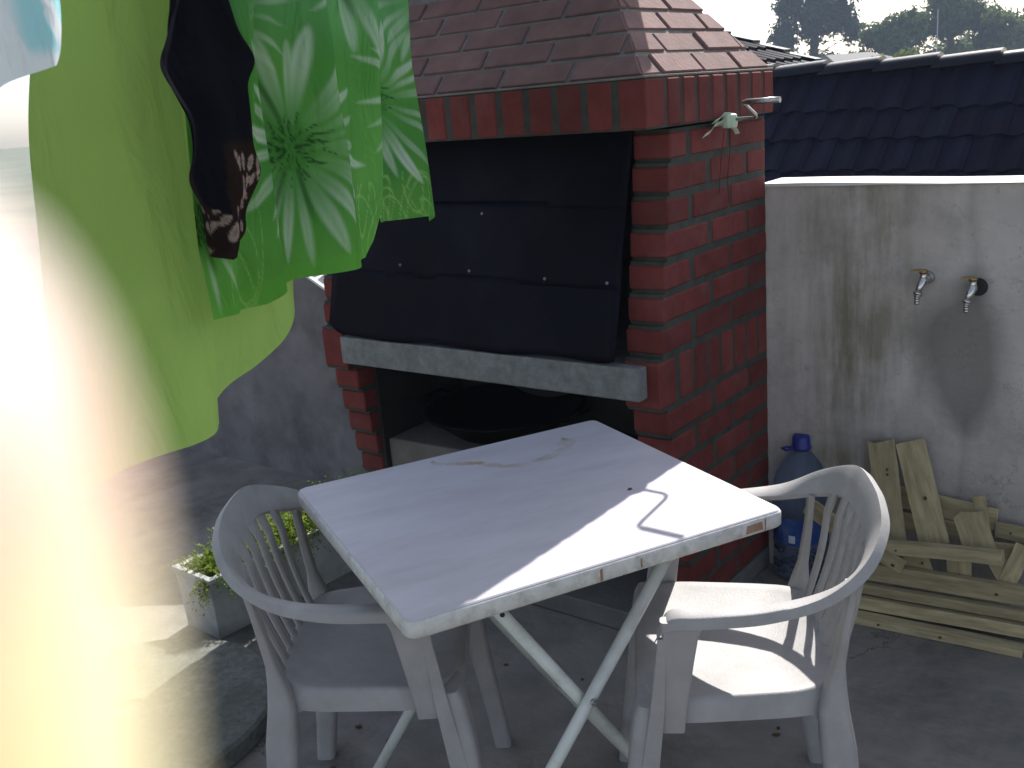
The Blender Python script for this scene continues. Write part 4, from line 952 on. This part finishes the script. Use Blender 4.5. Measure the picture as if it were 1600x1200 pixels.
tag(o, 'green cloth printed with large white daisies hanging on the line', 'cloth', LAUN)
def fold_lime(F, T, U, Z):
    d = 0.034 * np.sin(U * 17 + 0.4 + 0.4 * T) + 0.012 * np.sin(U * 39 + T * 2) * (1.1 - T) + 0.012 * (vnoise(U * 8, Z * 4, 8) - .5) * 2
    d += (1 - 0.9 * T) * 0.034 * np.exp(-((U - 0.06 - 0.05 * T) / 0.018) ** 2) - (1 - 0.9 * T) * 0.022 * np.exp(-((U - 0.10 - 0.05 * T) / 0.016) ** 2) + (1 - 0.9 * T) * 0.018 * np.exp(-((U + 0.02) / 0.02) ** 2)
    d -= 0.03 * smooth(0.8, 1.0, F) * smooth(0.5, 1, T)
    return d, 0.012 * np.sin(U * 13 + T * 2)
o = cloth('lime_sheet', [(2.02, -0.05), (1.671, -0.086), (1.514, -0.137), (1.279, -0.21), (1.02, -0.24)], [(2.02, 0.58), (1.3, 0.55), (1.15, 0.50), (1.03, 0.48)],
          [(0.0, 1.03), (0.25, 1.035), (0.40, 1.036), (0.55, 1.037), (0.64, 1.050), (0.74, 1.075), (0.84, 1.115), (0.93, 1.15), (1.0, 1.19)], -0.08, fold_lime, 200, 160, M['lime'])
tag(o, 'plain lime green sheet hanging behind the daisy cloth', 'sheet', LAUN)
def black_print(F, T, U, Z):
    c = np.zeros(U.shape + (3,)) + np.array([0.008, 0.008, 0.011])
    lin = smooth(0.012, 0.0, (Z - 1.470 + 0.12 * np.maximum(0, 0.02 - U))) * (F > 0.03) * (F < 0.97)
    lin = lin * ((U > 0.01) | (Z < 1.40 - 0.6 * (U + 0.03)))
    c = c * (1 - lin[..., None]) + np.array([0.020, 0.013, 0.011]) * lin[..., None]
    for i in range(34):
        r = np.random.default_rng(300 + i); cu = r.uniform(-0.07, 0.14); cz = r.uniform(1.325, 1.46); a = r.uniform(0, 3.1); A = r.uniform(.007, .015); Bq = A * r.uniform(.35, .6)
        dx = (U - cu) * math.cos(a) + (Z - cz) * math.sin(a); dz = -(U - cu) * math.sin(a) + (Z - cz) * math.cos(a)
        q = np.hypot(dx / A, dz / Bq); msk = (smooth(1.1, 0.85, q) * (0.5 + 0.5 * smooth(0.2, 0.9, q)) * lin)[..., None] * 0.8
        c = c * (1 - msk) + np.array([0.34, 0.26, 0.22]) * msk
    ed = (smooth(0.018, 0.006, F) * 0 + smooth(0.006, 0.0, np.abs(F - 0.25)) * (Z > 1.57))[..., None] * 0.35
    return c * (1 - ed) + np.array([0.22, 0.20, 0.16]) * ed
def fold_black(F, T, U, Z):
    return 0.012 * np.sin(F * 7 + T * 3) + 0.008 * np.sin(F * 13 + 1) + 0.02 * np.sin(T * 9 + F * 2) * 0.5, 0 * U
bl = [(2.02, 0.0), (1.70, -0.035), (1.662, -0.047), (1.60, -0.105), (1.581, -0.13), (1.565, -0.125), (1.51, -0.081), (1.47, -0.09), (1.439, -0.121), (1.43, -0.118), (1.385, -0.076), (1.344, -0.063), (1.315, -0.03)]
br_ = [(2.02, 0.05), (1.70, 0.072), (1.671, 0.074), (1.628, 0.085), (1.593, 0.131), (1.585, 0.13), (1.558, 0.094), (1.466, 0.115), (1.434, 0.144), (1.42, 0.142), (1.374, 0.084), (1.345, 0.085), (1.329, 0.068), (1.315, 0.03)]
o = cloth('black_swimsuit', bl, br_, [(0, 1.350), (0.2, 1.326), (0.5, 1.314), (0.8, 1.326), (1, 1.350)], 0.055, fold_black, 60, 220, M['black'], black_print)
tag(o, 'black swimsuit with a flowered lining hanging in front of the green cloths', 'swimsuit', LAUN)
def white_print(F, T, U, Z):
    c = np.zeros(U.shape + (3,)) + np.array([0.74, 0.77, 0.80])
    k = (smooth(0.0, 0.02, U + 0.43) * smooth(1.575, 1.59, Z) * (np.abs(np.sin(U * 60 + Z * 20)) > .45))[..., None] * 0.75
    return c * (1 - k) + np.array([0.25, 0.62, 0.68]) * k
o = cloth('white_garment', [(2.02, -0.62), (1.6, -0.60), (1.5, -0.56)], [(2.02, -0.32), (1.634, -0.355), (1.578, -0.383), (1.56, -0.40), (1.5, -0.46)], [(0, 1.50), (0.5, 1.53), (0.8, 1.556), (1, 1.570)], 0.10,
          lambda F, T, U, Z: (0.010 * np.sin(U * 50 + T * 2), 0 * U), 60, 80, M['whitecloth'], white_print)
tag(o, 'thin white and turquoise garment hanging at the near end of the line', 'garment', LAUN)
LN = MB(); a0 = CP + CU * -2.3; a1 = CP + CU * 1.68
pts = [a0 + (a1 - a0) * t + Vector((0, 0, LZ + 0.05 * (2 * t - 1) ** 2 - 0.0)) for t in [i / 20 for i in range(21)]]
LN.tube(pts, 0.003, 8); tag(LN.build('clothesline', M['cord']), 'thin cord clothesline running from the barbecue chimney over the washing', 'clothesline')
LP = MB(); LP.tube([(a0.x, a0.y, 0), (a0.x, a0.y, 2.12)], 0.022, 14); LP.tube([(a0.x, a0.y, 2.119), (a0.x, a0.y, 2.135)], 0.026, 14)
tag(LP.build('clothesline_post', M['pole']), 'grey metal post holding the near end of the clothesline', 'post')

# ------------------------------------------------------------------ neighbour's tiled house
NH = empty('tiled_house', L2W(-0.5, 4.5, GZ), BY)
tag(NH, 'neighbouring house with a dark blue tiled roof beyond the wall', 'house')
OX, OY, OZ = -0.5, 4.5, GZ
def n_loc(a, s, z): return (a - OX, s - OY, z - OZ)
TH = math.radians(42); RX0, RX1 = -3.1, 1.9; RZ = 1.510
def ridge_z(a): return RZ - 0.024 * a * 0.9
rows = [0.06, 0.437, 0.698, 0.981, 1.265, 1.55, 1.83]
def rpt(a, d, lift=0.0): return n_loc(a, 4.5 - d * math.cos(TH) - lift * math.sin(TH), ridge_z(a) - d * math.sin(TH) + lift * math.cos(TH))
b = MB()
v = [rpt(RX0, 0, -0.06), rpt(RX1, 0, -0.06), rpt(RX1, 1.85, -0.06), rpt(RX0, 1.85, -0.06)]
b.chamfer_prism(v, (0, -math.sin(TH), math.cos(TH)), 0.02, 0.004)
b.build('roof_deck', M['dark_render'], NH)
pt = 0.168; ncol = int((RX1 - RX0) / pt)
for r in range(1, len(rows)):
    d0 = rows[r - 1] - 0.04; d1 = rows[r]
    for c in range(ncol):
        a0_ = RX0 + c * pt + (0.0 if r % 2 else 0.02) + random.gauss(0, .003)
        mb = MB(); rings = []
        prof = [(0.0, 0.004), (0.028, -0.004), (0.06, 0.0), (0.10, 0.016), (0.135, 0.022), (0.172, 0.010)]
        jl = random.gauss(0, .003)
        for d, l in ((d0, 0.0), (d1 + random.gauss(0, .004), 0.020 + jl)):
            up_ = [rpt(a0_ + x, d, l + h) for x, h in prof]; dn = [rpt(a0_ + x, d, l + h - 0.012) for x, h in reversed(prof)]
            rings.append(up_ + dn)
        mb.loft(rings, True, True, False); mb.build('roof_tile', M['rooftile'], NH)
nr_ = 13; rl_ = 0.385
for k in range(nr_):
    a0_ = RX0 + k * rl_; mb = MB(); rings = []
    for a, l in ((a0_, 0.008), (a0_ + rl_ + 0.03, 0.034)):
        ring = []
        for q in range(9):
            an = PI * (q / 8); ring.append(n_loc(a, 4.5 - 0.115 * math.cos(an), ridge_z(a) - 0.045 + 0.075 * math.sin(an) + l))
        ring += [n_loc(a, 4.5 + 0.10, ridge_z(a) - 0.06 + l), n_loc(a, 4.5 - 0.10, ridge_z(a) - 0.06 + l)]
        rings.append(ring)
    mb.loft(rings, True, True, False); mb.build('ridge_tile', M['ridgetile'], NH, sharp=30)
# far slope of that roof, and walls
b = MB(); TB2 = math.radians(28)
def bpt(a, d): return n_loc(a, 4.5 + d * math.cos(TB2), ridge_z(a) - 0.05 - d * math.sin(TB2))
b.chamfer_prism([bpt(RX1, 0.02), bpt(RX0, 0.02), bpt(RX0, 2.6), bpt(RX1, 2.6)], (0, math.sin(TB2), math.cos(TB2)), 0.03, 0.004); b.build('back_slope', M['rooftile'], NH)
b = MB(); ez = RZ - 1.85 * math.sin(TH) - 0.1
b.box(RX0 - OX + 0.1, RX1 - OX - 0.1, 4.5 - 1.2 - OY, 4.5 + 2.2 - OY, 0, ez - OZ); b.build('wall', M['housewall'], NH)
# wing behind : slope falling to the right
WG = empty('roof_wing', L2W(-3.5, 7.0, GZ), BY)
tag(WG, 'second tiled roof sloping down to the right behind the brick hood', 'house')
def w_loc(a, s, z): return (a + 3.5, s - 7.0, z - GZ)
TW_ = math.atan2(1.943 - 1.57, 3.446 - 2.432)
def wpt(x, s, l=0): # x along slope from the verge's upper point
    return w_loc(-3.446 + (x) * math.cos(TW_) - l * -math.sin(TW_), s, 1.925 - x * math.sin(TW_) + l * math.cos(TW_))
X0_, X1_ = -1.4, 1.9; S0, S1 = 5.15, 7.0
b = MB(); b.chamfer_prism([wpt(X0_, S0, -0.07), wpt(X1_, S0, -0.07), wpt(X1_, S1, -0.07), wpt(X0_, S1, -0.07)], (math.sin(TW_), 0, math.cos(TW_)), 0.02, 0.004); b.build('roof_deck', M['dark_render'], WG)
for r in range(9):
    x0_ = X0_ + r * 0.37; x1_ = x0_ + 0.40
    mb = MB(); nn_ = 8 * 9; r0, r1 = [], []
    prof = [(S0 + (S1 - S0 - 0.12) * k / nn_, 0.034 * math.sin(2 * PI * k / 8)) for k in range(nn_ + 1)]
    rings = [[wpt(x0_, s_, h - 0.004) for s_, h in prof], [wpt(x1_, s_, h + 0.022) for s_, h in prof], [wpt(x1_, s_, h + 0.006) for s_, h in prof]]
    mb.loft(rings, False, False, False); oo = mb.build('tile_course', M['ridgetile'], WG); oo['kind'] = 'stuff'
for k in range(9):
    x0_ = X0_ + k * 0.33; mb = MB()
    rings = [[wpt(x, S1 - 0.14, -0.05 + l), wpt(x, S1 - 0.14, 0.035 + l), wpt(x, S1 + 0.03, 0.035 + l), wpt(x, S1 + 0.03, -0.06 + l)] for x, l in ((x0_, 0.0), (x0_ + 0.36, 0.028))]
    mb.loft(rings, True, True, False); mb.build('verge_tile', M['ridgetile'], WG)
b = MB(); xa, xb = -1.25, 1.7; rg = []
for s_ in (S0 + .06, S1 - .06):
    pa, pb = wpt(xa, s_, -0.075), wpt(xb, s_, -0.075)
    rg.append([(pa[0], pa[1], 0), (pb[0], pb[1], 0), pb, pa])
b.loft(rg, True, True, False); b.build('wall', M['housewall'], WG)

# ------------------------------------------------------------------ background: trees and small buildings
def leaf_cloud(mb, blobs, n, ls):
    tot = sum(r[0] * r[1] for c, r in blobs)
    for c, r in blobs:
        k = int(n * r[0] * r[1] / tot); c = Vector(c)
        for _ in range(k):
            d = Vector(noise.random_unit_vector()); q = random.random() ** 0.4
            q *= 0.72 + 0.5 * noise.noise(c * 3 + d * 1.7) + 0.3 * noise.noise(c + d * 4.5)
            p = c + Vector((d.x * r[0], d.y * r[0], d.z * r[1])) * q
            nn_ = (d + Vector(noise.random_unit_vector()) * 0.9).normalized(); t1 = nn_.orthogonal().normalized(); t2 = nn_.cross(t1)
            an = random.random() * 6.28; t1, t2 = t1 * math.cos(an) + t2 * math.sin(an), t2 * math.cos(an) - t1 * math.sin(an)
            s_ = ls * random.uniform(.55, 1.3)
            mb.add([p - t1 * s_, p - t2 * s_ * .45, p + t1 * s_, p + t2 * s_ * .45], [(0, 1, 2, 3)])
def tree(name, x, y, zc0, zc1, blobs, n, ls, m, label, cat='tree', group=None, trunk_r=0.25):
    T = empty(name, (x, y, GZ)); tag(T, label, cat, group); blobs = [((c[0], c[1], GZ + (c[2] - GZ) * 1.09), r) for c, r in blobs]; zc1 = GZ + (zc1 - GZ) * 1.09
    b = MB(); H = zc1 - GZ
    b.tube([(0, 0, 0), (0.05 * trunk_r, 0.1, H * .35), (0.1, 0, H * .7), (0.0, 0.05, H * .93)], [trunk_r, trunk_r * .8, trunk_r * .5, trunk_r * .12], 10)
    for k in range(7):
        an = k * 2.4; h = H * (0.3 + 0.08 * k); r = random.uniform(.5, .9) * blobs[0][1][0]
        b.tube([(0.03, 0.04, h), (math.cos(an) * r * .5, math.sin(an) * r * .5, h + .35 * r), (math.cos(an) * r, math.sin(an) * r, h + .6 * r)], [trunk_r * .35, trunk_r * .2, trunk_r * .06], 7)
    b.build('trunk', M['bark'], T)
    mb = MB(); leaf_cloud(mb, [((bx_, by_, bz_ - GZ), r) for (bx_, by_, bz_), r in blobs], n, ls); mb.build('crown', m, T)
    return T
def gtree(name, x, y, blobs, n, ls, m, label, cat='tree', group=None, trunk_r=0.4):
    zt_ = max(c[2] + r[1] for c, r in blobs)
    return tree(name, x, y, 0, zt_, blobs, n, ls, m, label, cat, group, trunk_r)
gtree('conifer_tree', 28.2, 90, [((0, 0, 5.7), (2.6, 3.0)), ((-2.6, 0, 4.0), (1.7, 2.6)), ((2.2, 0.6, 5.7), (2.1, 2.4)), ((-2.1, .6, 6.6), (1.5, 1.9)), ((0.6, 0, 1.4), (3.6, 2.3)), ((-2.1, 0, 0.2), (2.4, 2.3)), ((3.5, 0.3, 4.4), (1.2, 1.6)), ((0.3, -.6, 8.1), (2.0, 1.9)), ((2.9, 0, 7.6), (1.1, 1.2)), ((-1.6, 0, 8.0), (1.0, 1.1)), ((0.9, 0, -1.6), (4.0, 2.0))], 21000, 0.24, M['conifer'], 'dense dark conifer standing alone beyond the roofs, left', trunk_r=0.5)
GG = 'garden trees behind the roof'
gtree('broadleaf_tree', 31.2, 80, [((0, 0, 3.2), (2.3, 1.9)), ((-1.3, 0.3, 3.5), (1.5, 1.3)), ((1.2, 0, 4.2), (1.7, 1.4)), ((-2.4, 0, 1.6), (2.0, 1.6)), ((0, 0, 0.2), (3.6, 2.4))], 17000, 0.21, M['broadleaf'], 'dark green bushy tree rising above the middle of the roof ridge', group=GG, trunk_r=0.4)
gtree('broadleaf_tree', 36.4, 82, [((0, 0, 4.2), (2.4, 1.9)), ((-0.6, 0, 5.4), (1.8, 1.3)), ((1.2, 0, 4.9), (1.6, 1.2)), ((-2.2, 0, 3.9), (1.7, 1.4)), ((2.4, 0, 4.0), (1.7, 1.5)), ((3.2, 0, 2.6), (1.6, 1.6)), ((0, 0, 0.8), (4.0, 2.6))], 19000, 0.21, M['broadleaf'], 'tallest bushy green tree behind the roof, right of the middle', group=GG, trunk_r=0.45)
gtree('pale_tree', 40.6, 80, [((0, 0, 3.0), (2.4, 1.7)), ((1.6, 0, 4.2), (1.5, 1.0)), ((-1.5, 0, 4.0), (1.5, 1.1)), ((0, 0, 0.6), (3.8, 2.2)), ((3.0, 0, 3.5), (1.5, 1.0))], 9500, 0.20, M['pale_leaf'], 'pale green feathery tree at the right edge behind the roof', group=GG, trunk_r=0.35)
gtree('pale_shrub', 18.2, 48, [((0, 0, 1.1), (1.3, 0.95)), ((1.1, 0, 1.4), (1.1, .8)), ((-1.1, 0, 0.9), (1.0, .8)), ((0, 0, -.5), (2.0, 1.4))], 8000, 0.11, M['pale_leaf'], 'light green shrub with bright leaves just above the ridge meeting point', 'shrub', trunk_r=0.14)
gtree('dark_tree', -6.8, 80, [((0, 0, 7.1), (3.0, 2.6)), ((2.0, 0, 8.1), (1.8, 1.6)), ((-2.4, 0, 6.9), (2.0, 2.0)), ((0, 0, 2.9), (4.0, 4.0)), ((.8, 0, 9.5), (1.6, 1.4))], 9000, 0.30, M['conifer'], 'dark tree above the left shoulder of the brick hood', trunk_r=0.5)
for i, (x, y, h, r) in enumerate([(43.8, 99, 3.9, 4.8), (48, 104, 4.4, 5.4), (12.0, 126, 1.8, 5.7), (60, 110, 5.0, 6.0), (-16, 90, 5.7, 4.8), (36, 118, 3.6, 6.9)]):
    gtree('garden_tree', x, y, [((0, 0, h - r * .6), (r, r * .7)), ((r * .5, 0, h - r * .45), (r * .6, r * .5)), ((-r * .6, 0, h - r * .7), (r * .6, r * .5)), ((0, 0, h - r * 1.6), (r * 1.15, r * .9))], 4500, 0.36, M['broadleaf'] if i % 2 else M['pale_leaf'],
         ['far tree right of the feathery one', 'far tree beyond the right edge of the roof', 'low far tree behind the wing roof', 'far dark tree at the extreme right', 'far tree behind the hanging washing', 'far low tree behind the middle trees'][i], group='far garden trees', trunk_r=0.4)
hb = MB()
leaf_cloud(hb, [((18 + 2.6 * k, 95 + 2 * math.sin(k * 1.7), 0.9 + 0.7 * math.sin(k * 2.3)), (2.6, 1.7)) for k in range(16)], 12000, 0.26)
tag(hb.build('far_shrubbery', M['broadleaf']), 'continuous far green shrubbery filling the gap under the garden trees', 'shrubbery', kind='stuff')
def house(name, x, y, rz, wx, wy, hz, rh, label, m, nwin=2):
    H = empty(name, (x, y, GZ), rz); tag(H, label, 'house')
    b = MB(); b.box(-wx / 2, wx / 2, -wy / 2, wy / 2, 0, hz); b.build('wall', m, H)
    b = MB(); e = 0.3
    b.loft([[(-wx / 2 - e, -wy / 2 - e, hz + .002), (wx / 2 + e, -wy / 2 - e, hz + .002), (wx / 2 + e, wy / 2 + e, hz + .002), (-wx / 2 - e, wy / 2 + e, hz + .002)], [(-wx / 2 + .4, -.06, hz + rh), (wx / 2 - .4, -.06, hz + rh), (wx / 2 - .4, .06, hz + rh), (-wx / 2 + .4, .06, hz + rh)]], True, True, False)
    b.build('roof', M['rooftile'] if m is M['housewall'] else M['tilecap'], H)
    for k in range(nwin):
        b = MB(); xx_ = -wx / 2 + wx * (k + 1) / (nwin + 1); b.box(xx_ - .5, xx_ + .5, -wy / 2 - .04, -wy / 2 + .04, hz - 1.6, hz - .4); f = b.build('window', M['whitewall'], H)
        b = MB(); b.box(xx_ - .4, xx_ + .4, -wy / 2 - .06, -wy / 2 - .042, hz - 1.5, hz - .5); b.build('pane', M['glass'], f)
house('far_house', 25.2, 73.0, 0.15, 4.0, 5.0, 2.25 - GZ, 0.6, 'small far house with a dark roof between the conifer and the shrub', M['housewall'])
house('white_house', 47.0, 90.0, -0.2, 4.2, 5.0, 2.6 - GZ, 1.0, 'small white house at the right edge behind the trees', M['whitewall'])
house('pale_house', -11.2, 78.0, 0.2, 6.0, 7.0, 6.6 - GZ, 1.2, 'pale house with its white gable left of the brick hood', M['whitewall'])
b = MB(); b.tube([(0, 0, 0), (0, 0, 4.6 - GZ)], 0.03, 8); o = b.build('thin_pole', M['pole']); o.location = (25.9, 60, GZ)
tag(o, 'thin upright pole in front of the garden trees', 'pole')
VP = MB(); VP.tube([(0, 0, 0), (0, 0, 0.13)], 0.03, 10); VP.lathe([(0.045, 0.13), (0.05, 0.16), (0.03, 0.19), (0.005, 0.195)], 12)
o = VP.build('roof_vent', M['whitewall']); o.location = L2W(0.05, 4.95, 1.32); tag(o, 'small white vent pipe poking above the roof ridge', 'vent')

# ------------------------------------------------------------------ haze in the air
HB = MB(); HB.box(-90, 120, -30, 160, GZ - 1.0, 14.0)
hm = bpy.data.materials.new('haze'); hm.use_nodes = True; ht = hm.node_tree; ht.nodes.clear()
ho = _n(ht, 'ShaderNodeOutputMaterial'); hv = _n(ht, 'ShaderNodeVolumePrincipled')
hv.inputs['Color'].default_value = (0.62, 0.76, 1.0, 1); hv.inputs['Density'].default_value = 0.0012
ht.links.new(hv.outputs[0], ho.inputs['Volume'])
tag(HB.build('haze', hm), kind='stuff')

# ------------------------------------------------------------------ photographer's hand, one finger across the edge of the lens
def c2w(x, y, z): return Vector((0, 0, EYE)) + rt * x + up * y + fwd * z
def hand():
    J = []; E = []
    def chain(start, pts):
        prev = start
        for p in pts:
            J.append(p); 
            if prev is not None: E.append((prev, len(J) - 1))
            prev = len(J) - 1
        return prev
    # camera space (right, up, forward), radius
    palm = [(-0.060, -0.125, 0.050, .022), (-0.052, -0.100, 0.046, .021), (-0.044, -0.080, 0.042, .016)]
    chain(None, palm)
    chain(2, [(-0.028, -0.062, 0.032, .0105), (-0.0154, -0.042, 0.023, .0090), (-0.0132, -0.022, 0.0175, .0082), (-0.0130, -0.0066, 0.0158, .0077), (-0.0133, -0.0004, 0.0158, .0071), (-0.0139, 0.0036, 0.0158, .0050)])
    chain(2, [(-0.046, -0.062, 0.044, .0105), (-0.048, -0.030, 0.046, .0095), (-0.050, -0.006, 0.052, .0088), (-0.052, 0.010, 0.062, .007)])
    chain(1, [(-0.064, -0.070, 0.050, .0105), (-0.070, -0.038, 0.052, .0092), (-0.073, -0.016, 0.058, .0085), (-0.074, -0.002, 0.068, .0068)])
    chain(1, [(-0.078, -0.082, 0.054, .0095), (-0.088, -0.058, 0.056, .008), (-0.092, -0.040, 0.061, .0074), (-0.094, -0.028, 0.069, .006)])
    chain(0, [(-0.046, -0.108, 0.060, .013), (-0.030, -0.094, 0.074, .011), (-0.020, -0.078, 0.080, .0098), (-0.014, -0.062, 0.082, .0075)])
    chain(0, [(-0.066, -0.155, 0.052, .023), (-0.075, -0.20, 0.050, .024), (-0.085, -0.26, 0.046, .028)])
    me = bpy.data.meshes.new('hand'); me.from_pydata([tuple(c2w(*p[:3])) for p in J], E, [])
    o = bpy.data.objects.new('hand', me); COL.objects.link(o)
    sk = o.modifiers.new('skin', 'SKIN'); sb = o.modifiers.new('sub', 'SUBSURF'); sb.levels = 2; sb.render_levels = 2
    for i, v in enumerate(me.skin_vertices[0].data): v.radius = (J[i][3], J[i][3]); v.use_root = (i == 0)
    sk.use_smooth_shade = True; me.materials.append(M['skin'])
    tag(o, 'blurred bare hand with one finger across the left edge of the lens', 'hand')
hand()
film(SPILL, (0.013, 0.020), M['tea'], 'dried_spill', 3)
film([(-0.055, 0.285), (-0.02, 0.270), (0.025, 0.235)], (0.013, 0.013), M['tea'], 'dried_spill', 6, 18, 0.7210)
film([(0.205, 0.235), (0.235, 0.245), (0.25, 0.275)], (0.014, 0.012), M['tea'], 'dried_spill', 8, 14, 0.7212)
b = MB(); b.lathe([(0.0005, 0), (0.004, 0.0002), (0.0032, 0.003), (0.0006, 0.0036)], 7); o = b.build('dead_leaf', M['knot']); o.scale = (1.5, .9, 1); o.location = (0.222, 1.905, 0.7208); o.rotation_euler = (0, 0, .6)
tag(o, 'tiny dark dead leaf lying on the table near the shadow edge', 'leaf')
